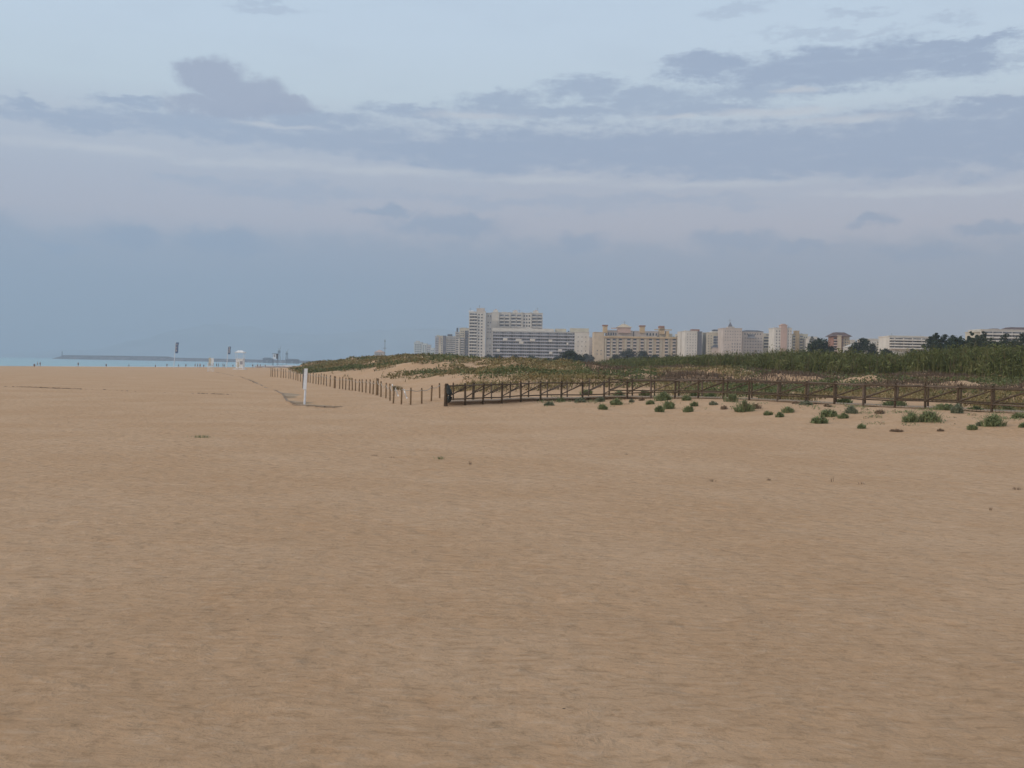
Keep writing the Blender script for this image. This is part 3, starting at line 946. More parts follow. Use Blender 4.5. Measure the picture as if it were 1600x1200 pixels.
        k.grid('window', x0 + 1, x1 - 1, yt + 1.5, 556, cols_, 6, .45, .42)
    # hip-roofed brick house tower
    k = B('apartment_building', 560, 1314, 'brick apartment block with a brown hipped roof standing alone between two trees', 'building')
    k.block('wall', 1302, 1318, 526, 'wall_brick', 9, 0); k.block('stair_tower', 1308, 1314, 525, 'wall_sand', 3, -1.0)
    k.block('right_wing', 1318.2, 1328, 526, 'wall_sand', 9, .5)
    k.roof(1301, 1328.5, 525.6, 519.0, 'tile', 10, 0, 3.4, 1.0)
    k.grid('balcony', 1302.4, 1307.6, 527.5, 553, 1, 6, .9, rail='wall_rose', out=.9, back='glass'); k.grid('window', 1315, 1317.7, 529, 553, 1, 6, .5, .45)
    k.grid('window', 1319.5, 1327, 529, 553, 2, 6, .4, .4, yoff=.5)
    k = B('house', 540, 1331, 'low pale house with a sloped roof against the brick block', 'house')
    k.block('wall', 1319.5, 1337, 543, 'wall_pale', 8, -6); k.roof(1319.5, 1337, 543, 537.5, 'wall_pale', 8, -6, 4, .4); k.grid('window', 1320.5, 1336, 544.5, 551, 4, 1, .5, .7, yoff=-6)
    k = B('apartment_building', 560, 1336, 'white sloping wall building half hidden behind the broad tree', 'building')
    k.block('wall', 1328.5, 1336, 532, 'wall_white', 10, 0); k.block('wing', 1336.2, 1346, 535, 'wall_white', 9, 1); k.grid('window', 1329.5, 1335.5, 535, 548, 2, 3, .4, .4)
    k = B('apartment_building', 520, 1368, 'low white block of small flats right of the broad tree', 'building')
    k.block('wall', 1352, 1389, 531, 'wall_white', 12); k.block('attic', 1356, 1386, 529, 'wall_pale', 8, 2, 531.2)
    k.grid('balcony', 1370, 1388.6, 533, 549, 3, 4, .8, rail='wall_cream', out=1.0); k.grid('window', 1353.5, 1369, 534, 549, 4, 4, .4, .4)
    k = B('apartment_building', 480, 1418, 'long low white building with three dark balcony terraces left of the pines', 'building')
    k.block('wall', 1389.5, 1452, 526.5, 'wall_white', 14); k.block('attic', 1395, 1448, 524.3, 'wall_pale', 8, 3, 526.7)
    k.grid('balcony', 1390, 1446, 527.5, 545, 4, 4, .97, rail='wall_white', out=1.4, bays=2)
    k.mast(1398, 520, 525, .07)
    k = B('apartment_building', 500, 1580, 'long white building with brown roofs rising behind the trees at the right edge', 'building')
    k.block('wall', 1533, 1660, 516.5, 'wall_white', 14); k.roof(1551, 1573, 516.6, 512.8, 'tile', 10, 2, 3, .6); k.roof(1578, 1655, 516.2, 511.2, 'tile', 10, 2, 3, .6)
    k.grid('balcony', 1536, 1656, 518, 545, 8, 5, .9, rail='wall_white', out=1.2); k.block('wing', 1524, 1532.8, 519, 'wall_cream', 10, 1)
    # pink house and mast seen over the dune
    k = B('house', 1100, 592, 'pinkish roofed building poking above the dune crest', 'house')
    k.block('wall', 585, 599, 550.5, 'wall_pink', 16); k.roof(585, 599, 550.5, 546.5, 'wall_rose', 16, 0, 5, .5); k.grid('window', 586, 598, 551.5, 556, 4, 1, .4, .7)
    o = B('lattice_mast', 1100, 601, 'thin tall mast with small crossbars above the dune crest', 'mast')
    b = MB()
    zt = o.lz(601, 530)
    for dx, dy in ((-.5, -.4), (.5, -.4), (0, .5)):
        b.tube([(dx, dy, -1), (dx * .4, dy * .4, zt)], .09, 5)
    o_ = b.build('pole', M['metal'], o.root)
    b = MB()
    for k_ in range(14):
        z = zt * k_ / 14
        f_ = 1 - .6 * k_ / 14
        b.tube([(-.5 * f_, -.4 * f_, z), (.5 * f_, -.4 * f_, z + zt / 14)], .05, 4); b.tube([(.5 * f_, -.4 * f_, z), (0, .5 * f_, z + zt / 14)], .05, 4)
    b.build('bracing', M['metal'], o.root)
    b = MB(); z = o.lz(601, 544); b.box(-1.6, 1.6, -.3, .3, z - .3, z + .3); z2 = o.lz(601, 533); b.box(-.8, .8, -.3, .3, z2 - .5, z2 + .5)
    b.build('antenna', M['metal'], o.root)


_orig_block = Building.block
def _block(s_, part, x0, x1, ytop, m, dep=14.0, y0=0.0, ybot=None, label=None):
    o = _orig_block(s_, part, x0, x1, ytop, m, dep, y0, ybot, label)
    if part == 'wall' and x1 - x0 > 8 and ytop < 531:
        rr_ = random.Random(int(x0 * 10))
        for q_ in range(int((x1 - x0) / 9) + 1):
            xa = rr_.uniform(x0 + 1, x1 - 2.5)
            _orig_block(s_, 'rooftop_plant', xa, xa + rr_.uniform(.8, 2.0), ytop - rr_.uniform(.8, 1.9), rr_.choice(['wall_pale', 'roofgrey', 'wall_cream']), 2.5, rr_.uniform(3, 7), ytop - .05)
        for q_ in range(max(1, int((x1 - x0) / 22))):
            xa = rr_.uniform(x0 + 1, x1 - 1)
            s_.mast(xa, ytop - rr_.uniform(2.0, 3.6), ytop, .07)
    return o
Building.block = _block
buildings()

# ------------------------------------------------------------------ breakwater and port
root = empty('breakwater', (*XY(270, 2500), -1.3), 'long grey stone breakwater across the sea on the left', 'breakwater')
segs = [(84, 2600, 1.0), (96, 2600, 8.5), (180, 2560, 9.5), (262, 2520, 9.5), (272, 2510, 7.0), (340, 2450, 6.5), (420, 2400, 5.5), (520, 2350, 5.0)]
def jetty(h_f, w_, part, m, zf, jag):
    Vv, Qq = [], []
    n = 0
    ox, oy = root.location.x, root.location.y
    for a, c in zip(segs, segs[1:]):
        for k_ in range(24):
            t = k_ / 24
            px = a[0] + (c[0] - a[0]) * t; d = a[1] + (c[1] - a[1]) * t; h = a[2] + (c[2] - a[2]) * t
            x, y = XY(px, d)
            j_ = lambda s_: jag * float(vnoise(np.array([px * 1.3]), np.array([s_ * 7.7]), 5)[0])
            hh = h * h_f
            for yy, zz in ((-w_ - 6, -3), (-w_ * .8 + j_(1), hh * .5), (-w_ * .4 + j_(2), hh * .95 + j_(3) * .4), (w_ * .4, hh * .95 + j_(4) * .3), (w_ + 6, -3)):
                Vv.append((x - ox, y - oy + yy, zz + zf))
            n += 1
    for k_ in range(n - 1):
        for q in range(4):
            Qq.append((k_ * 5 + q, (k_ + 1) * 5 + q, (k_ + 1) * 5 + q + 1, k_ * 5 + q + 1))
    link(part, mesh_np(part, Vv, Qq), [m], root)
jetty(0.8, 14, 'rubble_slope', M['rock'], 0, 3.0)
b = MB()
ox, oy = root.location.x, root.location.y
for a, c in zip(segs[1:], segs[2:]):
    x0, y0 = XY(a[0], a[1]); x1, y1 = XY(c[0], c[1])
    Xa, Xb = x0 - ox, x1 - ox; Ya, Yb = y0 - oy, y1 - oy
    b.face([(Xa, Ya, a[2] * .6), (Xb, Yb, c[2] * .6), (Xb, Yb, c[2] + 1), (Xa, Ya, a[2] + 1)])
    b.face([(Xa, Ya, a[2] + 1), (Xb, Yb, c[2] + 1), (Xb, Yb + 3, c[2] + 1), (Xa, Ya + 3, a[2] + 1)])
    b.face([(Xb, Yb + 3, c[2] * .6), (Xa, Ya + 3, a[2] * .6), (Xa, Ya + 3, a[2] + 1), (Xb, Yb + 3, c[2] + 1)])
b.build('parapet_wall', mat('breakwater_concrete', (.14, .12, .125), .9, .15, .1), root)
x, y = XY(97, 2598)
lh = empty('lighthouse', (x, y, 6.5), 'tiny harbour light standing at the outer tip of the breakwater', 'lighthouse')
b = MB(); b.tube([(0, 0, 0), (0, 0, 9)], [1.3, .9], 10); b.build('tower', M['wall_dark'], lh)
b = MB(); b.tube([(0, 0, 9), (0, 0, 9.4)], 1.7, 10); b.build('gallery', M['metal'], lh)
b = MB(); b.tube([(0, 0, 9.4), (0, 0, 11), (0, 0, 12)], [.8, .8, .1], 10); b.build('lantern', M['glass'], lh)

def port_crane(px, d, h, label):
    x, y = XY(px, d)
    o = empty('harbour_crane', (x, y, 1.0), label, 'crane', 'harbour cranes beyond the beach')
    b = MB()
    for dx, dy in ((-3, -3), (3, -3), (-3, 3), (3, 3)): b.tube([(dx, dy, 0), (dx * .4, dy * .4, h * .55)], .6, 5)
    b.build('leg_frame', M['metal'], o)
    b = MB(); b.box(-2.5, 2.5, -2, 2, h * .55, h * .7); b.build('cab', M['roofgrey'], o)
    b = MB(); b.tube([(0, 0, h * .65), (h * .12, 0, h)], [.7, .3], 5); b.tube([(0, 0, h * .7), (-h * .08, 0, h * .85)], .4, 5); b.build('jib', M['metal'], o)
port_crane(436, 2300, 36, 'thin harbour crane far beyond the beach, left of the two by the dune end')
port_crane(448, 2350, 30, 'shorter harbour crane far beyond the beach, nearest the left end of the dune')
port_crane(428, 2500, 22, 'lowest harbour crane far away, just left of the raised lookout hut')
for px, w_, h_, lab in ((417, 16, 7.5, 'low dark harbour shed with a flat roof left of the lookout hut'), (456, 24, 6, 'long low grey harbour shed where the dune begins')):
    x, y = XY(px, 2000)
    o = empty('harbour_shed', (x, y, -.5), lab, 'shed', 'harbour sheds')
    b = MB(); b.box(-w_ / 2, w_ / 2, 0, 12, -2, h_); b.build('wall', M['wall_dark'], o)
    b = MB(); b.hip(-w_ / 2 - 1, w_ / 2 + 1, -1, 13, h_ + .02, h_ + 2, 4); b.build('roof', M['roofgrey'], o)
    b = MB(); b.box(-2, 2, -.12, -.02, -1, h_ * .6); b.build('door', M['metal'], o)

# ------------------------------------------------------------------ lifeguard towers, hut, flags, sign
x, y, z = hit(375, 577.3)
o = empty('lifeguard_tower', (x, y, z), 'white lifeguard tower with a flat canopy on a pale platform', 'lifeguard tower')
u = y / F
b = MB(); b.box(-9.5 * u, 9.5 * u, -1.4, 1.6, -.3, 1.1 * u); b.build('platform', M['whitegrey'], o)
b = MB(); b.box(-5.5 * u, 6 * u, -1.0, 1.0, 2.2 * u, 16 * u)
b.box(-6.2 * u, 6.7 * u, -1.1, 1.1, 16 * u + .01, 17 * u)
b.build('cabin', M['whitegrey'], o)
b = MB(); b.box(-3.0 * u, -.5 * u, -1.06, -1.02, 3.5 * u, 12 * u); b.build('door', M['cream_paint'], o)
b = MB(); b.box(1.2 * u, 5 * u, -1.06, -1.02, 8 * u, 13 * u); b.build('window', M['rail_grey'], o)
for sx in (-5.6, 6.2):
    for sy in (-.95, .95):
        b = MB(); b.tube([(sx * u, sy, 17 * u), (sx * u, sy, 26 * u)], .05, 6); b.build('post', M['whitegrey'], o)
        b = MB(); b.tube([(sx * u * .9, sy * .9, 1.1 * u), (sx * u * .9, sy * .9, 2.2 * u)], .1, 6); b.build('foot', M['whitegrey'], o)
b = MB()
for zz in (19, 21.5):
    b.tube([(-5.6 * u, -.95, zz * u), (6.2 * u, -.95, zz * u), (6.2 * u, .95, zz * u), (-5.6 * u, .95, zz * u), (-5.6 * u, -.95, zz * u)], .025, 5)
b.build('railing', M['whitegrey'], o)
b = MB(); b.box(-7.2 * u, 7.8 * u, -1.4, 1.4, 26 * u, 27 * u); b.hip(-6.5 * u, 7 * u, -1.2, 1.2, 27 * u + .005, 29.8 * u, .8); b.build('canopy', M['whitegrey'], o)

x, y, z = hit(329, 581)
o = empty('lifeguard_chair', (x, y, z), 'tall narrow lifeguard chair on thin legs left of the lifeguard tower', 'lifeguard chair')
u = y / F
for sx in (-3.6, 3.6):
    for sy in (-.45, .45):
        b = MB(); b.tube([(sx * u * 1.1, sy * 1.2, -.1), (sx * u * .9, sy, 13 * u)], .035, 6); b.build('leg', M['whitegrey'], o)
b = MB(); b.box(-3.7 * u, 3.7 * u, -.4, .45, 9 * u, 9.8 * u); b.build('seat', M['whitegrey'], o)
b = MB(); b.box(-3.9 * u, -.2 * u, .36, .44, 9.8 * u, 22 * u); b.build('backrest', M['cream_paint'], o)
b = MB(); b.box(.2 * u, 3.9 * u, .36, .44, 9.8 * u, 21.5 * u); b.build('side_panel', M['whitegrey'], o)
b = MB(); b.box(-3.8 * u, -3.5 * u, -.4, .36, 9.8 * u, 14 * u); b.box(3.5 * u, 3.8 * u, -.4, .36, 9.8 * u, 14 * u); b.build('armrest', M['whitegrey'], o)
b = MB()
for k_ in range(5): b.box(-3.4 * u, 3.4 * u, -.54, -.48, (1.2 + 1.6 * k_) * u, (1.6 + 1.6 * k_) * u)
b.build('ladder', M['whitegrey'], o)

x, y = XY(430, 640)
z = gz(x, y)
u = y / F
o = empty('lookout_hut', (x, y, z), 'raised hut with a pale front and dark corner posts near the dune end', 'hut')
zt = CAMZ + (hor(430) - 552.5) * u - z
zf = CAMZ + (hor(430) - 560.5) * u - z
for sx in (-3.6, 3.6):
    for sy in (-1.2, 1.2):
        b = MB(); b.tube([(sx * u, sy, -.2), (sx * u, sy, zf)], .12, 6); b.build('leg', M['wall_dark'], o)
b = MB(); b.box(-2.6 * u, 2.0 * u, -1.3, 1.3, zf, zt - .25); b.build('cabin', M['white'], o)
b = MB(); b.box(2.05 * u, 3.8 * u, -1.3, 1.3, zf, zt - .25); b.build('side_shutter', M['roofgrey'], o)
b = MB(); b.box(-4.2 * u, 4.4 * u, -1.6, 1.6, zt - .25, zt); b.build('roof', M['roofgrey'], o)
b = MB(); b.box(-1.6 * u, .6 * u, -1.36, -1.31, zf + 1.0, zt - .6); b.build('window', M['rail_grey'], o)

def flag(px0, yb, px1, yt, fx0, fx1, fy0, fy1, label):
    x, y, z = hit(px0, yb)
    x, y = XY(px0, 400); z = gz(x, y)
    u = y / F
    o = empty('beach_flag', (x, y, z), label, 'flag', 'tall blue flags by the water')
    H = CAMZ + (hor(px1) - yt) * u - z
    lean = (px1 - px0 - 0.6) * u
    b = MB(); b.tube([(0, 0, -.3), (lean, 0, H)], [.13, .08], 7); b.build('pole', M['white'], o)
    z0 = H - (fy1 - yt) * u; z1 = H - (fy0 - yt) * u
    b = MB(); n = 8
    for k_ in range(n):
        a = k_ / n; c = (k_ + 1) / n
        za, zc = z0 + (z1 - z0) * a, z0 + (z1 - z0) * c
        xa, xc = lean * za / H + .06, lean * zc / H + .06
        wa, wc = (fx1 - fx0) * u * (1 + .08 * math.sin(a * 7)), (fx1 - fx0) * u * (1 + .08 * math.sin(c * 7))
        ya, yc = .12 * math.sin(a * 6), .12 * math.sin(c * 6)
        for yo in (0, .02):
            q = [(xa, ya + yo, za), (xa + wa, -ya + yo, za), (xc + wc, -yc + yo, zc), (xc, yc + yo, zc)]
            b.face(q if yo == 0 else q[::-1])
    b.build('banner', M['blue_flag'], o)
    b = MB()     # pale lettering-like stripe as on the photographed banner
    for k_ in range(3):
        za = z0 + (z1 - z0) * (.18 + .27 * k_); xa = lean * za / H + .06
        b.face([(xa + .3, -.16, za), (xa + .75, -.16, za), (xa + .75, -.16, za + .7), (xa + .3, -.16, za + .7)])
    b.build('pale_mark', M['rail_grey'], o)
flag(271.5, 572, 275, 534, 273, 277.5, 535, 552, 'taller blue banner flag by the water, left of the lifeguard chair')
flag(354, 572, 357, 540, 355, 359, 541.5, 553.5, 'smaller blue banner flag just left of the lifeguard tower')

x, y, z = hit(475, 634)
o = empty('beach_sign', (x, y, z), 'white upright sign board on a post in the sand', 'sign')
u = y / F
lean = 3.0 * u
b = MB(); b.tube([(0, 0.04, -.3), (lean, 0.04, 57 * u)], .055, 10); b.build('post', M['white'], o)
b = MB()
def lx_(zz): return lean * zz / (58 * u)
z0, z1 = 25.5 * u, 58.3 * u
for (ya, yb_) in ((-.05, -.02),):
    v = [(lx_(z0) - 3.0 * u, ya, z0), (lx_(z0) + 2.1 * u, ya, z0), (lx_(z0) + 2.1 * u, yb_, z0), (lx_(z0) - 3.0 * u, yb_, z0),
         (lx_(z1) - 3.0 * u, ya, z1), (lx_(z1) + 2.2 * u, ya, z1), (lx_(z1) + 2.2 * u, yb_, z1), (lx_(z1) - 3.0 * u, yb_, z1)]
    for q in ((0, 3, 2, 1), (4, 5, 6, 7), (0, 1, 5, 4), (1, 2, 6, 5), (2, 3, 7, 6), (3, 0, 4, 7)): b.face([v[i_] for i_ in q])
b.build('panel', M['white'], o)
b = MB()
b.box(lx_(z0) - 3.9 * u, lx_(z0) - 3.02 * u, -.04, .06, z0 + .05, z1 - .03); b.build('panel_edge', M['wall_dark'], o)

# ------------------------------------------------------------------ sand-covered plank walkway
WP = [(340, 581.2), (356, 584), (375, 587), (392, 592), (405, 597), (420, 602.5), (433, 608), (447, 611.5), (457, 617), (468, 626), (478, 632), (500, 635), (530, 636)]
pp = [hit(a, c) for a, c in WP]
b = MB()
run = 0.0
for (a, c) in zip(pp, pp[1:]):
    va, vc = Vector((a[0], a[1])), Vector((c[0], c[1]))
    n_ = max(2, int((vc - va).length / .6))
    dirv = (vc - va).normalized(); nr = Vector((-dirv.y, dirv.x))
    for k_ in range(n_):
        p = va.lerp(vc, (k_ + .05) / n_); q = va.lerp(vc, (k_ + .92) / n_)
        run += .6
        lift = .030 + .07 * float(fbm(np.array([run * .09]), np.array([5.0]), 99, 2)[0])
        if a[1] > 62: lift -= .045
        lo, hi = -.55, .62
        E_ = [p + nr * lo, p + nr * hi, q + nr * hi, q + nr * lo]
        base_ = sum(gz(v.x, v.y) for v in E_) / 4 + .005
        zt_ = base_ + lift
        top = [(v.x, v.y, zt_ - (.05 if i_ in (1, 2) else 0)) for i_, v in enumerate(E_)]
        bot = [(v.x, v.y, zt_ - .12) for v in E_]
        b.face(top)
        for i_ in range(4): b.face([bot[i_], bot[(i_ + 1) % 4], top[(i_ + 1) % 4], top[i_]])
        # kerb batten along the seaward edge
        K = [p + nr * (lo - .16), p + nr * (lo - .02), q + nr * (lo - .02), q + nr * (lo - .16)]
        zk = base_ + .02 + lift * .5
        b.face([(v.x, v.y, zk) for v in K], 1)
        for i_ in range(4): b.face([(K[i_].x, K[i_].y, zk - .15), (K[(i_ + 1) % 4].x, K[(i_ + 1) % 4].y, zk - .15), (K[(i_ + 1) % 4].x, K[(i_ + 1) % 4].y, zk), (K[i_].x, K[i_].y, zk)], 1)
tag(b.build('path', [M['plank_sandy'], M['plank']]), kind='structure')

# brown bits strewn across the beach, standing in for a low ledge's shaded line
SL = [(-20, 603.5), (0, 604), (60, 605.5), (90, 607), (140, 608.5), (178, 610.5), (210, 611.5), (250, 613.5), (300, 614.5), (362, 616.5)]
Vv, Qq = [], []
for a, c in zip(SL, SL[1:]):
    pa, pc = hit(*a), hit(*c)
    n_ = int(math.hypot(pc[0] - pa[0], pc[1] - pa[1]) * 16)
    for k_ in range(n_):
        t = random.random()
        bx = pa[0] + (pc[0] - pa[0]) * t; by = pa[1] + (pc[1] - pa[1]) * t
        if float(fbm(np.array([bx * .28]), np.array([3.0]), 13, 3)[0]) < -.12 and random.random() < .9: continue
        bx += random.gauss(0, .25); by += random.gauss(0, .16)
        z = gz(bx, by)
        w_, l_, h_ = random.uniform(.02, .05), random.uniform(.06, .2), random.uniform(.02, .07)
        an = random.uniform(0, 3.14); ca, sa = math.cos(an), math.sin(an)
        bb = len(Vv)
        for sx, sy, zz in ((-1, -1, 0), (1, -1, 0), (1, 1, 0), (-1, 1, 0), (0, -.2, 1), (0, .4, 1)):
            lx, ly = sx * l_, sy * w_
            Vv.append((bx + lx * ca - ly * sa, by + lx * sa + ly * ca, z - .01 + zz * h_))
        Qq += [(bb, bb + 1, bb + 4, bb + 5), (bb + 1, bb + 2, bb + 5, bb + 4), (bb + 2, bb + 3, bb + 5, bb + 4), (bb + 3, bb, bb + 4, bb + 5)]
tag(link('ledge_shade_bits', mesh_np('ledge_shade_bits', Vv, Qq), [M['ledge_shade']]), kind='stuff')

# ------------------------------------------------------------------ rope fence
RP = [423.5, 426, 430, 434, 439, 443, 447, 451.5, 454.7, 458.5, 462.5, 466, 470, 474.8, 481.8, 485, 489.4, 494, 498, 502, 506, 510.5, 516, 523.4, 531.3, 536,
      540.6, 546, 551.3, 556, 561.6, 566.9, 572, 578.5, 583.3, 589.8, 596, 603.7, 610.3, 615.3, 628, 642.5, 660, 674.6, 688]
x, y = XY(560, rope_d(560))
rf = empty('rope_fence', (x, y, gz(x, y)), 'long row of thin wooden posts strung with white rope below the dune', 'fence')
ro = Vector(rf.location)
tops = []
def post_mesh(h, r, lean=0.0, cap=True):
    b = MB()
    b.tube([(0, 0, -.35), (lean * .5, 0, h * .5), (lean, 0, h - .03), (lean, 0, h)], [r, r, r * .96, r * .7], 8)
    return b
for k_, px in enumerate(RP):
    d = rope_d(px)
    x, y = XY(px, d)
    z = gz(x, y)
    hpx = np.interp(px, [423, 470, 523, 560, 590, 610, 642, 688], [13.5, 15.5, 18.5, 19, 23, 26.5, 27, 23.5])
    if 588 < px < 592: hpx = 26
    h = hpx * d / F * random.uniform(.95, 1.04)
    r = .047 if px > 600 else .052
    if px in (523.4, 589.8): r = .095
    m_ = M['post'] if px > 515 or random.random() < .55 else M['post_pale']
    o = post_mesh(h, r, random.uniform(-.04, .05)).build('post', m_, rf, Vector((x, y, z)) - ro, smooth=False)
    tops.append(Vector((x, y, z + h * .86)))
b = MB()
for a, c in zip(tops, tops[1:]):
    L = (c - a).length
    sag = min(.22, L * .07)
    pts = [a.lerp(c, t) - Vector((0, 0, sag * 4 * t * (1 - t))) - ro for t in (0, .2, .4, .6, .8, 1)]
    b.tube([p + Vector((0, -.06, 0)) for p in pts], .018, 5, caps=False)
b.build('rope', M['rope'], rf)
for (px, y0, px2, y2, lab) in ((615, 603.5, 622.5, 617.5, 0), (629.5, 608, 636, 621, 1), (611, 601, 616, 606, 2)):
    d = float(rope_d(px)) - .12
    xa, za = PW(px, y0, d); xb, zb2 = PW(px2, y2, d)
    b = MB(); n_ = 6; w_ = .03
    for k_ in range(n_):
        a, c = k_ / n_, (k_ + 1) / n_
        def pt(t, s_): return (xa + (xb - xa) * t + s_ * w_ - ro.x, d - ro.y + .05 * math.sin(t * 9), za + (zb2 - za) * t + .06 * math.sin(t * 5) + s_ * .02 - ro.z)
        q = [pt(a, -1), pt(a, 1), pt(c, 1), pt(c, -1)]
        b.face(q); b.face([(p[0], p[1] + .006, p[2]) for p in q[::-1]])
    b.build('ribbon', M['ribbon'], rf)


# ------------------------------------------------------------------ leafy helpers
def leaf_cloud(cen, n, size, aspect=1.6, up=0.3, seed=0):
    """n leaf-sized quads, randomly turned, at given centres (n,3)"""
    r_ = np.random.default_rng(seed)
    a = r_.normal(size=(n, 3)); a /= np.linalg.norm(a, axis=1)[:, None]
    a[:, 2] += up; a /= np.linalg.norm(a, axis=1)[:, None]
    b_ = np.cross(a, r_.normal(size=(n, 3))); b_ /= np.linalg.norm(b_, axis=1)[:, None]
    s = (size * r_.uniform(.6, 1.35, n))[:, None]
    A, B_ = a * s * aspect, b_ * s
    V = np.stack([cen - A, cen + B_ * .6, cen + A, cen - B_ * .6], 1).reshape(-1, 3)
    Q = np.arange(4 * n).reshape(n, 4)
    return V, Q


def blades(x, y, z, h, w, lean, seed=0, az_=None):
    """grass blades: two-segment tapering strips"""
    r_ = np.random.default_rng(seed)
    n = len(x)
    t = r_.uniform(0, 2 * np.pi, n)
    f_ = r_.uniform(0, 2 * np.pi, n) if az_ is None else az_
    dx, dy = np.cos(t) * w / 2, np.sin(t) * w / 2
    lx, ly = np.cos(f_) * lean * h, np.sin(f_) * lean * h
    zero = np.zeros(n)
    p0 = np.stack([x - dx, y - dy, z - .05], 1); p1 = np.stack([x + dx, y + dy, z - .05], 1)
    p2 = np.stack([x + dx * .8 + lx * .35, y + dy * .8 + ly * .35, z + h * .6], 1); p3 = np.stack([x - dx * .8 + lx * .35, y - dy * .8 + ly * .35, z + h * .6], 1)
    p4 = np.stack([x + lx, y + ly, z + h], 1)
    V = np.stack([p0, p1, p2, p3, p4], 1).reshape(-1, 3)
    k = np.arange(n)[:, None] * 5
    return V, k + np.array([[0, 1, 2, 3]]), k + np.array([[3, 2, 4]])


def make_stuff(name, V, Q, T, mats, label=None):
    me = mesh_np(name, V, Q, T)
    return tag(link(name, me, mats), label, None, None, 'stuff')


# ------------------------------------------------------------------ dune plants (beyond counting)
N = 1500000
dd = np.exp(rng.uniform(np.log(48), np.log(420), N))
pxr = rng.uniform(405, 1680, N)
gx = (pxr - 800) / F * dd; gy = dd
s = s_in(gx, gy)
wR = sstep(-2, 16, gx)
n1 = fbm(gx * .16, gy * .16, 101, 4, .6); n2 = fbm(gx * .33, gy * .33, 131, 3, .6); n3 = fbm(gx * .07, gy * .07, 171, 3)
cover = n1 * .9 + n2 * .5
edgeL = sstep(4.5, 13, s + n3 * 5)
okL = (edgeL * .74 - .10 + cover * 1.7 + .5 * fbm(gx * .22 + gy * .05, gy * .75, 191, 3) * (1 - sstep(14, 30, s)) > .24)
okL = okL | ((fbm(gx * .8, gy * .8, 151, 3, .6) + n3 * .6 > .42) & (s > 7))
okR = (cover + sstep(2, 12, s) * .65 > .06) & (s > 1.5)
inside = np.where(wR < .5, okL & (s > 4), okR) & (s < 75)
dens = rng.uniform(0, 1, N) < np.clip(dd / 260, .1, 1)
bald = np.zeros(N, bool)
for mx, my, mh, mr in MOUNDS[:6]:
    bald |= ((gx - mx) ** 2 + (gy - my + mr * .5) ** 2) < (mr * .72) ** 2 * (1 + n2 * 1.2)
sel = inside & dens & ~bald
gx, gy, s, n1, n2, n3, wR, dd = [q[sel] for q in (gx, gy, s, n1, n2, n3, wR, dd)]
z = terr(gx, gy)
kindv = fbm(gx * .12 + 40, gy * .12, 201, 3, .55) + rng.normal(0, .10, len(gx))
brown = (wR > .5) & (s > 17) & (fbm(gx * .2, gy * .2, 221, 3) + rng.normal(0, .1, len(gx)) > -.12)
green = (kindv > np.where(wR < .5, .26, -.08)) & ~brown
grass = ~green & ~brown
def cap(m_, n_):
    idx = np.flatnonzero(m_)
    return rng.permutation(idx)[:n_]
ig, im, ib = cap(grass, 150000), cap(green, 110000), cap(brown, 70000)
ih = ig[len(ig) * 45 // 100:]; ig = ig[:len(ig) * 45 // 100]
h = rng.uniform(.12, .42, len(ig)) * (1 + n1[ig] * .4)
cen = np.stack([gx[ih], gy[ih], z[ih] + rng.uniform(0, .36, len(ih)) * (1 + kindv[ih])], 1)
make_stuff('dry_grass', *leaf_cloud(cen, len(ih), .035 + dd[ih] * .0005, 2.2, .1, seed=6), None, [M['grass_ochre']])
make_stuff('dune_grass', *blades(gx[ig], gy[ig], z[ig], h, .02 + dd[ig] * .00035, rng.uniform(.2, 1.1, len(ig)), 3), [M['grass_ochre']])
cen = np.stack([gx[im], gy[im], z[im] + rng.uniform(0, .34, len(im)) * (1 + kindv[im])], 1)
make_stuff('ground_cover', *leaf_cloud(cen, len(im), .03 + dd[im] * .00045, seed=5), None, [M['mat_green']])
hb = rng.uniform(.1, .5, len(ib))
Vb, Qb, Tb = blades(gx[ib], gy[ib], z[ib], hb, .02 + dd[ib] * .0003, rng.uniform(.3, 1.1, len(ib)), 9)
make_stuff('dry_scrub', Vb, Qb, Tb, [M['scrub_brown']])

# low creeping plants and dry bits on the sand apron in front of the fence
N = 90000
dd = rng.uniform(34, 72, N); pxr = rng.uniform(840, 1680, N)
gx = (pxr - 800) / F * dd; gy = dd
s = s_in(gx, gy)
nn = fbm(gx * 1.1, gy * 1.1, 401, 3, .6) + .35 * fbm(gx * .3, gy * .3, 411, 2)
ok = (s > -8) & (s < 2.5) & (nn > .52 - .30 * sstep(-7, 1, s))
gx, gy = gx[ok][:16000], gy[ok][:16000]
z = terr(gx, gy)
half = len(gx) // 2
cen = np.stack([gx, gy, z + rng.uniform(0, .09, len(gx))], 1)
make_stuff('creeping_plants', *leaf_cloud(cen[:half * 2 - half // 2], half * 2 - half // 2, .026, 2.0, .6, seed=45), None, [M['shrub']])
k_ = half // 2
make_stuff('dry_sprigs', *blades(gx[-k_:], gy[-k_:], z[-k_:], rng.uniform(.04, .14, k_), np.full(k_, .02), rng.uniform(.5, 1.6, k_), 46), [M['twig']])

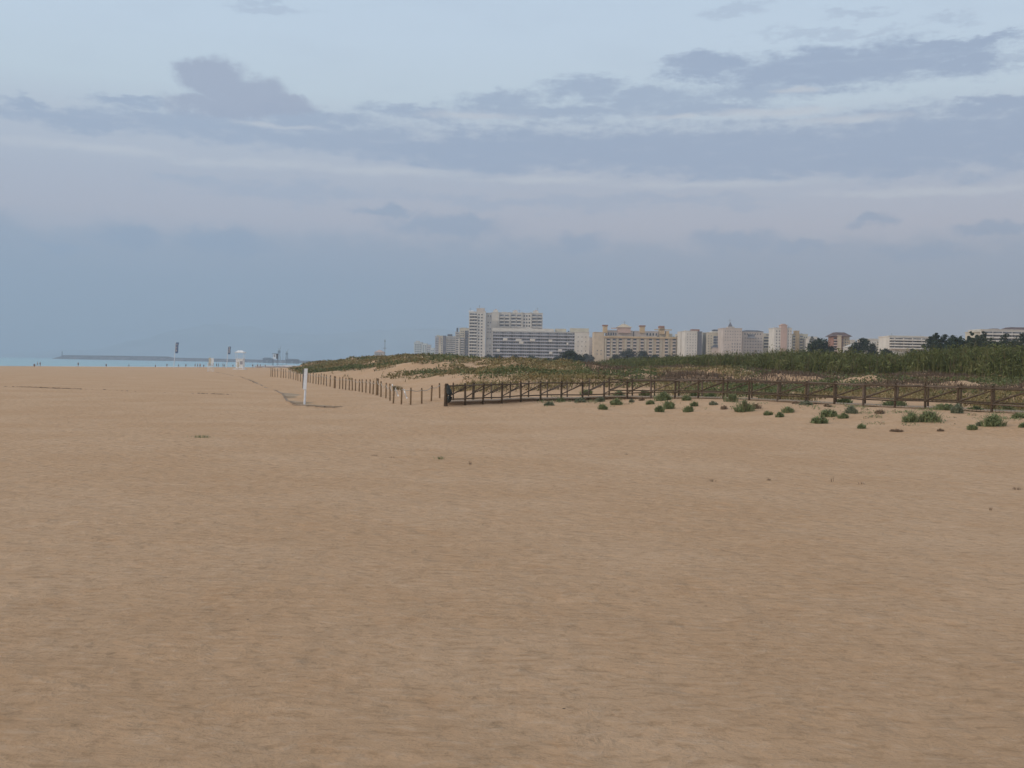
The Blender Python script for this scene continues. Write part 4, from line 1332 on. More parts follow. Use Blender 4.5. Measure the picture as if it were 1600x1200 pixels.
# reed bed
N = 420000
dd = rng.uniform(70, 230, N) 
pxr = rng.uniform(850, 1700, N)
gx = (pxr - 800) / F * dd; gy = dd
s = s_in(gx, gy)
nn = fbm(gx * .10, gy * .10, 301, 4, .6)
front = 40 + np.interp(pxr, [850, 1000, 1300, 1600], [34, 16, 3, -1]) + nn * 9
ok = (s > front) & (s < front + 40) & (rng.uniform(0, 1, N) < .65)
gx, gy, s, nn, pxr, dd, front = [q[ok] for q in (gx, gy, s, nn, pxr, dd, front)]
z = terr(gx, gy)
hh = np.interp(pxr, [870, 950, 1050, 1200, 1400, 1600], [1.0, 1.7, 2.15, 2.3, 2.25, 2.55]) * rng.uniform(.6, 1.12, len(gx)) + nn * .6 + fbm(gx * .45, gy * .45, 331, 3) * .55
hh = hh * sstep(-1, 5, s - front + 1.5) * .85 + hh * .15
kb = rng.uniform(0, 1, len(gx)) < .12
g_ = ~kb
V1, Q1, T1 = blades(gx[g_], gy[g_], z[g_], hh[g_], rng.uniform(.035, .09, g_.sum()), rng.uniform(.05, .6, g_.sum()), 15)
make_stuff('reeds', V1, Q1, T1, [M['reed']])
pick = rng.permutation(np.flatnonzero(g_))[:70000]
cen = np.stack([gx[pick], gy[pick] , z[pick] + hh[pick] * rng.uniform(.15, 1.0, len(pick)) ** .7], 1)
make_stuff('reed_foliage', *leaf_cloud(cen, len(pick), .085, 2.6, .0, seed=17), None, [M['reed']])
V1, Q1, T1 = blades(gx[kb], gy[kb], z[kb], hh[kb] * 1.05, rng.uniform(.03, .08, kb.sum()), rng.uniform(.02, .16, kb.sum()), 16)
make_stuff('dry_reeds', V1, Q1, T1, [M['reed_brown']])


# ------------------------------------------------------------------ trees
TREES = 0
def tree(px, ytop, wpx, d, label, m='tree_dark', shape='round', name='tree', ybot=None, group='trees behind the dunes and reeds'):
    global TREES
    TREES += 1
    sd = 1000 + TREES
    r_ = np.random.default_rng(sd)
    x, zt = PW(px, ytop, d)
    z0 = gz(x, d)
    H = zt - z0
    W = wpx * d / F / 2
    o = empty(name, (x, d, z0), label, 'tree', group)
    b = MB()
    th_ = H * (.30 if shape != 'slim' else .15)
    b.tube([(0, 0, -.4), (.05 * H * .2, 0, th_), (0, 0, H * .8)], [H * .035, H * .026, H * .008], 7)
    for k_ in range(5):
        a = k_ * 1.3 + r_.uniform(0, 1); z1 = th_ * r_.uniform(.8, 1.3)
        b.tube([(0, 0, z1), (math.cos(a) * W * .35, math.sin(a) * W * .35, z1 + H * .18), (math.cos(a) * W * .7, math.sin(a) * W * .7, z1 + H * .34)], [H * .014, H * .009, H * .004], 5)
    b.build('trunk', M['bark'], o, smooth=True)
    nc = 46 if shape != 'slim' else 26
    cs = []
    for k_ in range(nc):
        u_ = r_.uniform(0, 1); t_ = r_.uniform(0, 2 * np.pi)
        if shape == 'round':
            zz = H * (.12 + .78 * u_); rad = W * math.sqrt(max(.05, 1 - ((u_ - .38) / .68) ** 2)) * .78
        elif shape == 'dome':
            zz = H * (.10 + .80 * u_); rad = W * math.sqrt(max(.03, 1 - (u_ / 1.05) ** 2)) * .85
        elif shape == 'pine':
            zz = H * (.22 + .68 * u_); rad = W * (1 - .8 * abs(u_ - .35)) * .8
        else:
            zz = H * (.08 + .86 * u_); rad = W * (1.05 - u_) * .75
        q = rad * math.sqrt(r_.uniform(.15, 1))
        cs.append((math.cos(t_) * q, math.sin(t_) * q, zz, W * r_.uniform(.30, .50)))
    cs.append((0, 0, H * .93, W * .26))
    n = 4200
    cs = np.array(cs)
    idx = r_.integers(0, len(cs), n)
    dirs = r_.normal(size=(n, 3)); dirs /= np.linalg.norm(dirs, axis=1)[:, None]
    rad = r_.uniform(.25, 1.0, n) ** .6
    cen = cs[idx, :3] + dirs * (rad * cs[idx, 3])[:, None] * np.array([1, 1, .75])
    Vt, Qt = leaf_cloud(cen, n, max(.13, W * .055), 1.5, .2, sd)
    link('crown', mesh_np('crown', Vt, Qt), [M[m]], o)
    return o


T = tree
# right-hand wood
T(1443, 536, 26, 300, 'low dark tree at the left end of the right hand wood', 'tree_olive', 'dome')
T(1454, 523, 24, 260, 'rounded dark tree just right of the long low white building')
T(1463, 517, 20, 255, 'pointed dark pine rising above the left end of the wood', 'tree_dark', 'pine', 'pine_tree')
T(1476, 519.5, 24, 265, 'dark bushy tree right of the pointed pine', 'tree_dark')
T(1489, 521, 22, 262, 'dark tree in the middle of the wood left of the gap', 'tree_dark')
T(1501, 523.5, 24, 270, 'lower dark tree over the gap in the wood', 'tree_olive')
T(1517, 514.5, 14, 275, 'slim tall tree standing clear of the wood top', 'tree_dark', 'pine', 'pine_tree')
T(1527, 520, 14, 272, 'small pointed tree between the slim tall tree and its twin', 'tree_dark', 'slim')
T(1536, 514, 16, 280, 'second slim tree beside the pale wing of the right edge building', 'tree_dark', 'pine', 'pine_tree')
T(1512, 532, 44, 240, 'broad low tree filling the wood below the slim tall tree', 'tree_dark', 'dome')
T(1470, 536, 40, 235, 'broad low tree in front of the pointed pine', 'tree_dark', 'dome')
T(1549, 525, 30, 250, 'rounded tree in front of the white building at the right', 'tree_olive')
T(1573, 519, 34, 245, 'large dark tree below the brown roofs at the right', 'tree_dark')
T(1597, 518.5, 32, 240, 'large dark tree cut by the right edge of the photo', 'tree_dark')
T(1584, 531, 40, 225, 'low bushy tree below the two large ones at the right edge', 'tree_olive', 'dome')
T(1556, 534, 44, 228, 'wide low dark tree right of the middle of the wood', 'tree_dark', 'dome')
T(1492, 528, 60, 238, 'long low tree mass under the middle of the wood', 'tree_dark', 'dome')
T(1528, 529, 56, 233, 'long low tree mass below the two slim trees', 'tree_olive', 'dome')
T(1625, 520, 34, 240, 'dark tree just past the right edge of the wood', 'tree_dark')
T(1425, 545, 30, 300, 'small bush like tree under the long white terraces', 'tree_olive', 'dome')
# middle
T(1279, 530.5, 50, 330, 'large round dark tree right of the white town blocks', 'tree_dark', 'dome')
T(1256, 547, 20, 335, 'low tree on the left side of the large round one', 'tree_olive', 'dome')
T(1299, 540, 24, 332, 'low tree on the right side of the large round one', 'tree_dark', 'dome')
T(1347, 527.5, 38, 340, 'broad dark tree in front of the low white flats', 'tree_dark', 'round')
T(1364, 535, 22, 345, 'smaller tree on the right side of the broad dark tree', 'tree_dark', 'dome')
T(1333, 538, 24, 342, 'smaller tree on the left side of the broad dark tree', 'tree_olive', 'dome')
T(1269, 522.5, 16, 640, 'distant bluish tree above the roofs left of the round dark tree', 'tree_grey', 'round')
T(1321, 546, 18, 400, 'small grey green tree at the foot of the brick block', 'tree_grey', 'dome')
T(1385, 546, 40, 320, 'low hedge like tree below the small flats', 'tree_olive', 'dome')
# in front of the town
T(889, 549, 34, 380, 'dark round tree in front of the right end of the long grey block', 'tree_dark', 'round')
T(905, 556, 26, 385, 'lower dark tree right of the round tree by the grey block', 'tree_dark', 'dome')
T(916, 552, 14, 600, 'small green tree in the gap before the yellow block', 'tree_grey', 'round')
T(924, 554, 14, 560, 'small tree at the left corner of the yellow block', 'tree_grey', 'round')
T(872, 559, 24, 390, 'low shrubby tree left of the round tree by the grey block', 'tree_grey', 'dome')
T(857, 560, 18, 420, 'low greyish tree under the middle of the long grey block', 'tree_grey', 'dome')
T(984, 546.5, 34, 520, 'grey green tree before the middle of the yellow block', 'tree_grey', 'dome')
T(1004, 548, 26, 530, 'second grey green tree before the yellow block, just right of the first', 'tree_grey', 'dome')
T(964, 555, 26, 500, 'low tree left of the two before the yellow block', 'tree_grey', 'dome')
T(1022, 555, 22, 500, 'low tree right of the two before the yellow block', 'tree_olive', 'dome')
T(1045, 556, 26, 480, 'low tree before the right part of the yellow block', 'tree_olive', 'dome')
T(673, 557, 14, 700, 'tiny tree at the foot of the far left blocks', 'tree_grey', 'round')
T(687, 556, 15, 700, 'tiny tree at the foot of the narrow grey tower', 'tree_grey', 'round')
T(699, 558, 14, 690, 'tiny tree beneath the block with the water tank', 'tree_grey', 'round')
T(711, 556, 20, 640, 'small dark tree left of the foot of the stepped tower', 'tree_dark', 'round')
T(724, 555.5, 16, 640, 'small dark tree at the foot of the stepped tower', 'tree_dark', 'round')
T(741, 556, 16, 640, 'small dark tree at the foot of the tallest tower', 'tree_grey', 'dome')
T(763, 553.5, 18, 600, 'small tree between the tallest tower and the long grey block', 'tree_grey', 'round')
T(778, 554.5, 22, 600, 'small tree under the left end of the long grey block', 'tree_grey', 'dome')
T(806, 555, 18, 600, 'small tree a little right of the left end of the long grey block', 'tree_grey', 'dome')
T(830, 557, 22, 560, 'small tree under the centre of the long grey block', 'tree_olive', 'dome')

# ------------------------------------------------------------------ shrubs on the sand before the timber fence
nsh = 0
SH_GROUP = 'green shrubs on the sand before the timber fence'
def shrub(px, yb, w, h, label, m='shrub', group=SH_GROUP, cat='shrub', name='shrub', dens=1.0):
    global nsh
    nsh += 1
    r_ = np.random.default_rng(4000 + nsh)
    x, y, z = hit(px, yb)
    W = w * y / F / 2 * 1.05; H = h * y / F * 1.25
    D = W * .7
    o = empty(name, (x, y + D * .5, z), label, cat, group)
    b = MB()
    for k_ in range(6):
        a = r_.uniform(0, 6.28)
        b.tube([(0, 0, -.05), (math.cos(a) * W * .3, math.sin(a) * D * .3, H * .35), (math.cos(a) * W * .6, math.sin(a) * D * .6, H * .65)], [.015, .01, .006], 5)
    b.build('stem', M['twig'], o)
    nc = max(5, int(7 + W * 9))
    cs = []
    for k_ in range(nc):
        a = r_.uniform(0, 6.28); q = math.sqrt(r_.uniform(0, 1))
        cx, cy = math.cos(a) * q * W * .78, math.sin(a) * q * D * .78
        top = H * (1 - .75 * q * q) * r_.uniform(.7, 1.05)
        cs.append((cx, cy, top * .62, min(W, H) * r_.uniform(.30, .5)))
    cs = np.array(cs)
    n = int((300 + 1400 * W) * dens)
    idx = r_.integers(0, nc, n)
    dirs = r_.normal(size=(n, 3)); dirs /= np.linalg.norm(dirs, axis=1)[:, None]
    cen = cs[idx, :3] + dirs * (r_.uniform(.2, 1.1, n) * cs[idx, 3])[:, None]
    cen[:, 2] = np.maximum(cen[:, 2] * .95, .0)
    Vt, Qt = leaf_cloud(cen, n, .030, 1.9, .35, 4000 + nsh)
    nb_ = int((60 + 260 * W) * dens)
    a_ = r_.uniform(0, 6.28, nb_); q_ = np.sqrt(r_.uniform(0, 1, nb_)) * 1.05
    V2, Q2, T2 = blades(np.cos(a_) * q_ * W, np.sin(a_) * q_ * D, np.zeros(nb_), H * r_.uniform(.35, 1.15, nb_) * (1.1 - .6 * q_), np.full(nb_, .022), r_.uniform(.1, .9, nb_), 4300 + nsh, a_)
    k0 = len(Vt)
    link('foliage', mesh_np('foliage', np.vstack([Vt, V2]), np.vstack([Qt, Q2 + k0]), T2 + k0), [M[m]], o)


S = shrub
S(907, 629, 17, 8, 'low greyish shrub leftmost of the plants before the timber fence', 'shrub_pale')
S(920, 625, 7, 5, 'tiny brown tuft right of the leftmost shrub', 'twig', dens=.5)
S(916, 617, 18, 10, 'dark green shrub under the timber fence behind the leftmost ones')
S(858, 634, 14, 6, 'small grey green sprawling shrub alone left of the row', 'shrub_pale')
S(876, 628, 10, 8, 'small bright green shrub below the fence bend')
S(938, 628, 15, 7, 'pale thin shrub between the brown tuft and a greener one', 'shrub_pale', dens=.6)
S(942, 640, 15, 8, 'dark little shrub lowest on the sand at the left of the row')
S(963, 633, 17, 11, 'mid green rounded shrub with a yellowish right side')
S(967, 620, 19, 9, 'dark shrub pressed against the fence foot left of the paired posts')
S(987, 629, 8, 6, 'tiny pale tuft in bare sand between two green shrubs', 'shrub_pale', dens=.5)
S(1003, 626, 9, 5, 'tiny flat tuft just under the fence', 'twig')
S(1008, 619, 17, 10, 'dark shrub growing through the lower rail')
S(1016, 632, 12, 8, 'small dark brownish green shrub left of the big pair', 'shrub')
S(1031, 644, 14, 11, 'lower left shrub of the big leaning pair')
S(1045, 639, 18, 15, 'bright green upper right shrub of the big leaning pair')
S(1036, 626, 24, 15, 'large dark shrub against the fence above the big pair')
S(1073, 626, 14, 9, 'small shrub near the fence right of the big pair')
S(1086, 620, 16, 8, 'low dark plant under the rail right of the big pair')
S(1076, 644, 14, 11, 'dark shrub with a pale right edge lower on the sand')
S(1085, 635, 11, 9, 'yellow green shrub touching the one below it')
S(1115, 633, 12, 7, 'small greyish tuft in open sand left of the big dark bush', 'shrub_pale', dens=.6)
S(1110, 621, 18, 7, 'low dark green plant at the foot of the fence')
S(1132, 640, 10, 6, 'sparse straw coloured tuft below the fence', 'twig', dens=.6)
S(1143, 628, 20, 14, 'dense green shrub hiding a fence post')
S(1164, 644, 28, 20, 'biggest dark green bush in the middle of the sand slope')
S(1182, 639, 16, 9, 'dry ochre tuft on the right flank of the biggest bush', 'twig', dens=.8)
S(1201, 649, 12, 8, 'small round green shrub alone on the slope')
S(1219, 652, 12, 8, 'lower end of a long narrow slanting shrub')
S(1232, 645, 17, 10, 'upper end of a long narrow slanting shrub')
S(1243, 631, 9, 4, 'tiny brown tuft close under the fence', 'twig', dens=.6)
S(1260, 633, 22, 6, 'flat blue green mat plant under the fence', 'shrub_pale')
S(1282, 662, 25, 12, 'vivid green shrub lowest on the slope')
S(1296, 651, 26, 11, 'broad dark shrub just above the vivid green one')
S(1318, 654, 15, 9, 'small shrub with a rusty foot right of the broad dark one')
S(1331, 646, 18, 11, 'light green shrub higher on the slope right of the broad dark one', 'shrub_pale')
S(1294, 636, 11, 5, 'brown tuft in sand behind the broad dark shrub', 'twig', dens=.6)
S(1320, 630, 24, 9, 'dark plant under the rails near a tall post')
S(1347, 670, 12, 7, 'small lone yellowish green shrub down the slope', 'shrub')
S(1375, 647, 14, 7, 'thin grey brown tuft in open sand', 'twig', dens=.7)
S(1400, 636, 36, 12, 'wide dark green mat under the lower rail')
S(1424, 660, 22, 19, 'rounded green bush left of a pair')
S(1454, 660, 34, 20, 'larger darker bush right of a pair')
S(1481, 641, 40, 10, 'long dark mat of leaves along the fence foot')
S(1497, 646, 18, 16, 'upright grey green shrub against the fence', 'shrub_pale')
S(1525, 643, 24, 8, 'low dark plant beneath the fence near the right side')
S(1520, 672, 14, 9, 'small dark shrub left of the rightmost large bush')
S(1532, 666, 10, 8, 'greyish sprig between the small dark shrub and the large bush', 'shrub_pale', dens=.7)
S(1556, 666, 36, 18, 'rightmost large green bush on the sand')
S(1593, 654, 20, 10, 'dark shrub at the right edge of the photo')
S(1574, 641, 24, 8, 'low green plant under the fence by the right edge')
S(1599, 668, 12, 7, 'small dark tuft at the very right edge')
S(1402, 675, 22, 4, 'sprawl of dry pinkish twigs on the sand', 'twig', dens=.4)
S(1470, 674, 10, 3, 'small scatter of dry twigs below the large pair', 'twig', dens=.4)
G2 = 'small tufts scattered on the open beach'
def tuft(px, yb, w, h, label, m='shrub', n=60):
    global nsh
    nsh += 1
    r_ = np.random.default_rng(6000 + nsh)
    x, y, z = hit(px, yb)
    n = max(6, int(n * .6))
    W = w * y / F / 2; H = h * y / F
    bx = r_.normal(0, W * .5, n); by = r_.normal(0, W * .3, n)
    Vt, Qt, Tt = blades(bx, by, np.zeros(n), r_.uniform(.4, 1, n) * H, np.full(n, .012), r_.uniform(.2, 1.3, n), 6000 + nsh)
    o = link('grass_tuft', mesh_np('grass_tuft', Vt, Qt, Tt), [M[m]], None, (x, y, z))
    tag(o, label, 'tuft', G2)
tuft(316, 684, 28, 6, 'flat green grass tuft alone on the left of the open beach', 'shrub', 110)
tuft(688, 718, 11, 6, 'small green tuft in the middle of the open beach', 'shrub', 60)
tuft(734, 726, 6, 8, 'two upright dry stalks right of the middle green tuft', 'twig', 16)
tuft(1299, 753, 5, 10, 'thin upright stalk darkest of the row at the right', 'twig', 14)
tuft(1112, 753, 8, 6, 'sparse dry tuft left of centre in the right hand row', 'twig', 24)
tuft(1202, 751, 8, 4, 'flat dark tuft between two stalks on the right', 'twig', 30)
tuft(1347, 757, 9, 6, 'pale dry tuft right of the upright stalk', 'twig', 24)
tuft(1590, 766, 14, 6, 'low greyish tuft by the right edge of the open beach', 'twig', 40)
tuft(1547, 798, 4, 7, 'single short stalk low on the right of the beach', 'twig', 8)
tuft(980, 711, 6, 3, 'dark speck of weed on bare sand before the shrubs', 'twig', 12)
tuft(585, 713, 10, 4, 'straggling dry tuft left of the middle green one', 'twig', 24)
tuft(612, 716, 12, 3, 'flat dark bits just right of the straggling tuft', 'twig', 20)
tuft(782, 636, 4, 5, 'tiny sprig in the sand before the fence gate post', 'twig', 8)

# ------------------------------------------------------------------ timber railings of the beach walkway
TIMB = [M['timber'], M['timber'], M['timber'], M['timber_worn']]
def railing(line, zpx, label, hk, brace_side, posts_r):
    xs = []
    for px, d in line:
        x, y = XY(px, d)
        xs.append(Vector((x, y, gz(x, y))))
    mid = xs[len(xs) // 2]
    o = empty('timber_railing', mid, label, 'fence', 'timber railings')
    for k_, p in enumerate(xs):
        h = hk(line[k_][0])
        r_ = posts_r(k_)
        ln = random.uniform(-.05, .07)
        b = MB(); b.tube([(0, 0, -.5), (ln, 0, h - .04), (ln, 0, h)], [r_, r_ * .97, r_ * .8], 9)
        b.build('post', random.choice(TIMB), o, p - mid)
    for k_, (a, c) in enumerate(zip(xs, xs[1:])):
        ha, hc = hk(line[k_][0]), hk(line[k_ + 1][0])
        off = Vector((0, -.10, 0))
        if brace_side < 0 and line[k_][0] < 930:
            b = MB(); b.tube([a + Vector((0, 0, .40)), c + Vector((0, 0, hc - .16))], .03, 8); b.build('brace', random.choice(TIMB), o, -mid)
            continue
        b = MB(); b.tube([a + Vector((0, 0, ha - .13)) + off, c + Vector((0, 0, hc - .13 + random.uniform(-.015, .015))) + off], .036, 8)
        me_o = b.build('top_rail', random.choice(TIMB), o, -mid)
        b = MB(); b.tube([a + Vector((0, 0, .36)) + off, c + Vector((0, 0, .36 + random.uniform(-.02, .02))) + off], .034, 8)
        b.build('bottom_rail', random.choice(TIMB), o, -mid)
        b = MB(); b.tube([a + Vector((0, 0, .40)) + off * .2, c + Vector((0, 0, hc - .20)) + off * .2], .032, 8)
        b.build('brace', random.choice(TIMB), o, -mid)
    return o


railing(WOOD_A, 0, 'front timber railing with slanting braces along the beach edge', lambda p: 1.18 if p < 1000 else 1.17, 1, lambda k_: .105 if k_ == 0 else .060)
lineB = []
for px in (709.6, 740, 769.4, 797, 826.5, 856, 887.5, 920, 953, 989, 1024, 1061, 1098, 1136, 1176, 1219, 1263, 1307, 1353, 1402, 1451, 1502, 1555, 1610, 1668, 1728):
    d = float(np.interp(px, [a for a, _ in WOOD_A], [c for _, c in WOOD_A])) + 1.9
    lineB.append((px, d))
railing(lineB, 0, 'rear timber railing seen through the front one', lambda p: 1.0 if p < 900 else 1.15, -1, lambda k_: .08 if k_ == 1 else (.042 if k_ < 8 else .05))
# deck between the two railings
b = MB()
la = [Vector((*XY(p, d), 0)) for p, d in WOOD_A]
lb = [Vector((*XY(p, float(np.interp(p, [a for a, _ in WOOD_A], [c for _, c in WOOD_A])) + 1.9), 0)) for p, _ in WOOD_A]
for (a, c, a2, c2) in zip(la, la[1:], lb, lb[1:]):
    for k_ in range(9):
        t0, t1 = (k_ + .04) / 9, (k_ + .94) / 9
        p, q = a.lerp(c, t0), a.lerp(c, t1); p2, q2 = a2.lerp(c2, t0), a2.lerp(c2, t1)
        zz = max(gz(p.x, p.y), gz(p2.x, p2.y), gz(q.x, q.y)) + .05
        tp = [(v.x, v.y, zz) for v in (p, q, q2, p2)]
        b.face(tp)
        b.face([(p.x, p.y, zz - .05), (q.x, q.y, zz - .05), (q.x, q.y, zz), (p.x, p.y, zz)])
tag(b.build('boardwalk', M['plank']), kind='structure')

# black bag hung on the end post
x, y = XY(701.5, 54.9)
z = gz(x, y)
b = MB()
prof = [(.0, 1.14, .03), (.0, 1.08, .10), (.01, .98, .15), (.05, .82, .19), (.09, .66, .22), (.10, .50, .22), (.07, .36, .17), (.05, .27, .11), (.04, .20, .04)]
b.tube([(a, 0, c) for a, c, _ in prof], [q * .62 for _, _, q in prof], 14)
me = b.mesh('litter_bag', True); me.materials.append(M['black_bag'])
for v in me.vertices:
    v.co.x += .025 * math.sin(v.co.z * 23 + v.co.y * 31); v.co.y = v.co.y * .75 + .02 * math.sin(v.co.z * 17 + v.co.x * 40)
bag = link('litter_bag', me, (), None, (x - .02, y - .1, z))
tag(bag, 'black plastic litter bag hanging from the thick end post of the timber railing', 'bag')
# dry palm frond caught in the rope
x, y, z = XY(621, rope_d(621))[0], float(rope_d(621)), 0
z = PW(621, 607.5, y)[1]
r_ = np.random.default_rng(88)
n = 90
Vt, Qt, Tt = blades(r_.uniform(-.22, .22, n), r_.normal(0, .04, n), r_.uniform(-.05, .06, n), np.full(n, .16), np.full(n, .02), r_.uniform(.5, 2.2, n), 88)
o = link('palm_frond', mesh_np('palm_frond', Vt, Qt, Tt), [M['grass_ochre']], None, (x, y - .05, z))
tag(o, 'bunch of dry straw caught on the rope between two posts', 'frond')


# ------------------------------------------------------------------ people by the water
def person_meshes(pose):
    """one continuous body grown from a skeleton, plus clothing and hair shells"""
    J = {'pel': (0, 0, .95, .13), 'bel': (0, 0, 1.08, .125), 'che': (0, .0, 1.30, .145), 'nek': (0, 0, 1.46, .06), 'hed': (0, -.01, 1.58, .085), 'top': (0, 0, 1.68, .078)}
    for s_, n_ in ((-1, 'l'), (1, 'r')):
        sw = {'stand': .02, 'walk': .22 * s_, 'sit': 0}[pose]
        J['sh' + n_] = (.18 * s_, 0, 1.40, .06)
        J['el' + n_] = (.24 * s_, sw * .6, 1.13, .045)
        J['wr' + n_] = (.25 * s_, sw * 1.1 - .06, .90, .030)
        J['ha' + n_] = (.25 * s_, sw * 1.2 - .09, .80, .035)
        J['hi' + n_] = (.10 * s_, 0, .90, .095)
        J['kn' + n_] = (.11 * s_, -sw * .8 - .02, .50, .060)
        J['an' + n_] = (.11 * s_, -sw * 1.3 + .02, .09, .040)
        J['to' + n_] = (.12 * s_, -sw * 1.3 - .14, .04, .035)
    if pose == 'sit':
        for k_ in list(J):
            a = J[k_]
            if k_[:2] in ('pe', 'be', 'ch', 'ne', 'he', 'to') and k_ not in ('tol', 'tor'): J[k_] = (a[0], a[1] + (a[2] - .95) * -.15, a[2] - .78, a[3])
            elif k_[:2] in ('sh', 'el', 'wr', 'ha'): J[k_] = (a[0], a[1] - .12 - (1.4 - a[2]) * .5, a[2] - .78 + (1.4 - a[2]) * .25, a[3])
        for s_, n_ in ((-1, 'l'), (1, 'r')):
            J['hi' + n_] = (.10 * s_, -.03, .15, .09); J['kn' + n_] = (.12 * s_, -.42, .42, .06); J['an' + n_] = (.12 * s_, -.62, .07, .04); J['to' + n_] = (.12 * s_, -.76, .05, .035)
    E = [('pel', 'bel'), ('bel', 'che'), ('che', 'nek'), ('nek', 'hed'), ('hed', 'top')]
    for n_ in 'lr':
        E += [('che', 'sh' + n_), ('sh' + n_, 'el' + n_), ('el' + n_, 'wr' + n_), ('wr' + n_, 'ha' + n_), ('pel', 'hi' + n_), ('hi' + n_, 'kn' + n_), ('kn' + n_, 'an' + n_), ('an' + n_, 'to' + n_)]

    def grow(names, edges, root_, k=1.0, nm='body'):
        me = bpy.data.meshes.new(nm)
        me.from_pydata([J[n][:3] for n in names], [(names.index(a), names.index(c)) for a, c in edges], [])
        o = bpy.data.objects.new(nm, me)
        COL.objects.link(o)
        md = o.modifiers.new('skin', 'SKIN'); md.use_smooth_shade = True
        sv = me.skin_vertices[0].data
        for i_, n in enumerate(names):
            sv[i_].radius = (J[n][3] * k, J[n][3] * k)
            sv[i_].use_root = (n == root_)
        o.modifiers.new('sub', 'SUBSURF').levels = 1
        dg = bpy.context.evaluated_depsgraph_get()
        out = bpy.data.meshes.new_from_object(o.evaluated_get(dg))
        bpy.data.objects.remove(o)
        out.name = nm
        return out
    body = grow(list(J), E, 'pel')
    shorts_n = ['pel', 'hil', 'hir', 'knl', 'knr']
    J2 = dict(J)
    for n_ in 'lr':
        a, c = J['hi' + n_], J['kn' + n_]
        J['kn' + n_] = tuple(a[i_] * .45 + c[i_] * .55 for i_ in range(3)) + (.075,)
    shorts = grow(shorts_n, [('pel', 'hil'), ('pel', 'hir'), ('hil', 'knl'), ('hir', 'knr')], 'pel', 1.12, 'shorts')
    J.update(J2)
    shirt = grow(['pel', 'bel', 'che', 'shl', 'shr', 'ell', 'elr'], [('pel', 'bel'), ('bel', 'che'), ('che', 'shl'), ('che', 'shr'), ('shl', 'ell'), ('shr', 'elr')], 'che', 1.10, 'shirt')
    hd = J['hed']; tp = J['top']
    J['hed'] = (hd[0], hd[1] + .02, hd[2] + .03, .09); J['top'] = (tp[0], tp[1] + .01, tp[2] + .01, .082)
    hair = grow(['hed', 'top'], [('hed', 'top')], 'hed', 1.0, 'hair')
    J['hed'] = hd; J['top'] = tp
    return body, shirt, shorts, hair


PM = {p: person_meshes(p) for p in ('stand', 'walk', 'sit')}
def person(px, d, pose, rz, shirt, shorts, label, sink=0.0, k=1.0, group='people along the water'):
    x, y = XY(px, d)
    z = gz(x, y)
    o = empty('person', (x, y, z - sink), label, 'person', group, rz)
    o.scale = (k, k, k)
    for nm, src, mt in zip(('body', 'shirt', 'shorts', 'hair'), PM[pose], (M['skin'], shirt, shorts, M['hair'])):
        if mt is None: continue
        me = src.copy(); me.materials.clear(); me.materials.append(mt)
        c = bpy.data.objects.new(nm, me); COL.objects.link(c); c.parent = o
n_, bl, og, wc = M['navy'], M['blackc'], M['orangec'], M['whitec']
person(54, 368, 'sit', .3, n_, bl, 'person in dark clothes seated on the sand left of a standing pair', k=1.15)
person(58.7, 385, 'walk', 1.2, wc, n_, 'person in a pale top, left one of the standing pair at the far left')
person(62.8, 386, 'stand', 2.6, n_, bl, 'person in dark clothes, right one of the standing pair at the far left')
person(122.3, 400, 'stand', 0, bl, bl, 'lone dark clothed person at the water right of the far left pair')
person(166, 432, 'stand', 0.5, n_, bl, 'lone dark figure at the water, second one right of the far left pair', .45)
person(201.5, 448, 'stand', 2.0, bl, n_, 'lone dark figure at the water, third one right of the far left pair', .5)
person(243, 466, 'walk', 1.0, n_, bl, 'dark figure in the shallows, first one left of the taller blue flag', .6)
person(261, 476, 'stand', 0, bl, bl, 'dark figure just left of the pole of the taller blue flag', .1)
person(279, 484, 'walk', 1.4, n_, n_, 'dark figure just right of the pole of the taller blue flag', .3)
person(290.5, 488, 'stand', .2, bl, bl, 'dark figure midway between the taller flag and the orange clad person', .2)
person(305, 470, 'walk', -1.2, n_, bl, 'dark clothed person left of the orange clad one', 0)
person(309, 440, 'stand', 2.2, bl, n_, 'person in black right beside the orange clad one', 0)
person(312.6, 395, 'walk', .9, og, bl, 'person in an orange top walking towards the lifeguard chair', 0)
person(318.5, 470, 'stand', 0, n_, n_, 'dark figure just left of the lifeguard chair', .3)
person(338.5, 480, 'walk', 1.1, bl, bl, 'dark walking person just right of the lifeguard chair', 0, 1.1)
person(341.5, 470, 'stand', 2.0, n_, bl, 'dark standing person, second one right of the lifeguard chair', 0, 1.1)
person(348.5, 470, 'stand', 2.0, bl, n_, 'dark person left of the pole of the smaller flag', 0, 1.15)
person(350.7, 500, 'walk', 1.0, n_, bl, 'person close against the pole of the smaller flag', 0)
person(364, 520, 'stand', 0, n_, n_, 'small dark figure between smaller flag and lifeguard tower', .2)
person(395, 480, 'walk', -1, bl, bl, 'dark person first right of the lifeguard tower', 0, 1.05)
person(402.5, 490, 'stand', .4, n_, bl, 'dark person second right of the lifeguard tower, left one of two close together', 0, 1.05)
person(406.8, 495, 'walk', 1.2, bl, bl, 'dark person right of the two close together beyond the lifeguard tower', 0, 1.05)
person(414.5, 520, 'stand', 1.2, bl, n_, 'dark figure nearest the far end of the rope fence', 0)

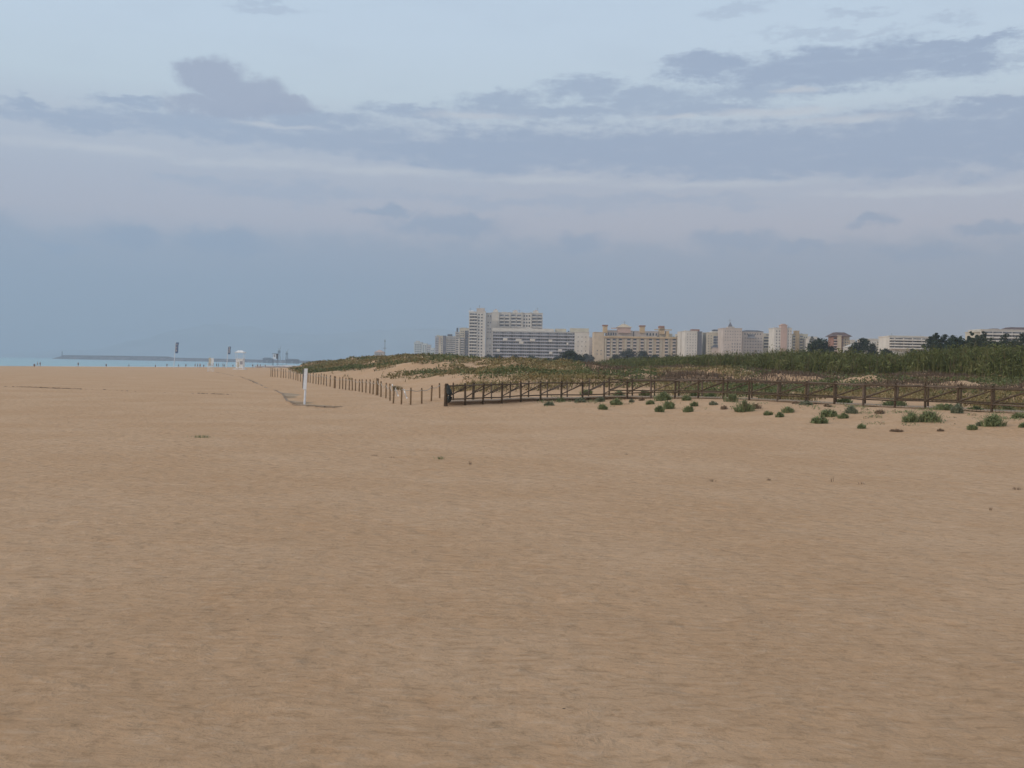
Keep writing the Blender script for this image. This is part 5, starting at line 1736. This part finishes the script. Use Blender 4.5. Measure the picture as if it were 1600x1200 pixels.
# white boats pulled up on the sand near the dune end
def boat(px, d, lab, k=1.0, mast=False, rz=.4):
    x, y = XY(px, d); z = gz(x, y)
    o = empty('sailing_boat' if mast else 'rowing_boat', (x, y, z + .25), lab, 'boat', 'white boats on the sand by the dune end', rz)
    o.scale = (k, k, k)
    st_ = [(-2.4, .55, .35), (-1.5, .8, .1), (0, .9, .0), (1.3, .7, .05), (2.3, .25, .25), (2.7, .02, .45)]
    Vv, Qq = [], []
    for xx, hw, kz in st_:
        Vv += [(xx, -hw, .75), (xx, -hw * .7, kz + .1 - .2), (xx, 0, kz - .25), (xx, hw * .7, kz + .1 - .2), (xx, hw, .75), (xx, hw * .85, .72), (xx, 0, kz + .1), (xx, -hw * .85, .72)]
    for i_ in range(len(st_) - 1):
        for q in range(8): Qq.append((i_ * 8 + q, i_ * 8 + (q + 1) % 8, (i_ + 1) * 8 + (q + 1) % 8, (i_ + 1) * 8 + q))
    Qq.append((0, 1, 2, 6)); Qq.append((2, 3, 4, 6))
    link('hull', mesh_np('hull', Vv, Qq), [M['white']], o)
    b = MB(); b.box(-.9, -.6, -.7, .7, .55, .6); b.box(.7, 1.0, -.6, .6, .55, .6); b.build('thwart', M['post'], o)
    if mast:
        b = MB(); b.tube([(.6, 0, .2), (.6, 0, 7.5)], [.06, .04], 6); b.build('mast', M['metal'], o)
        b = MB(); b.tube([(.6, 0, 1.2), (-1.9, 0, 1.1)], .05, 6); b.build('boom', M['metal'], o)
boat(405, 560, 'white boat hull left of the rest beyond the rope fence', 1.0)
boat(421, 560, 'white boat below the lookout hut', 1.1)
boat(428, 600, 'white boat right under the lookout hut', 1.0, False, 1.0)
boat(440, 600, 'white sailing boat with a mast left of the dune end', 1.2, True)
boat(447, 620, 'white sailing boat with a mast next to the dune end', 1.2, True, 1.2)
boat(453, 560, 'largest white boat at the dune end', 1.5, False, .2)

# ------------------------------------------------------------------ air
hz = bpy.data.materials.new('haze_air')
hz.use_nodes = True
t = NT(hz.node_tree)
t.n.clear()
pv = t.new('ShaderNodeVolumePrincipled')
pv.inputs['Color'].default_value = (.560, .650, .765, 1)
pv.inputs['Density'].default_value = 0.00029
pv.inputs['Anisotropy'].default_value = 0.1
out = t.new('ShaderNodeOutputMaterial')
t.l.new(pv.outputs[0], out.inputs['Volume'])
b = MB(); b.box(-11500, 11500, -11000, 11500, -12, 400)
hzo = b.build('haze', hz)
tag(hzo, kind='stuff')
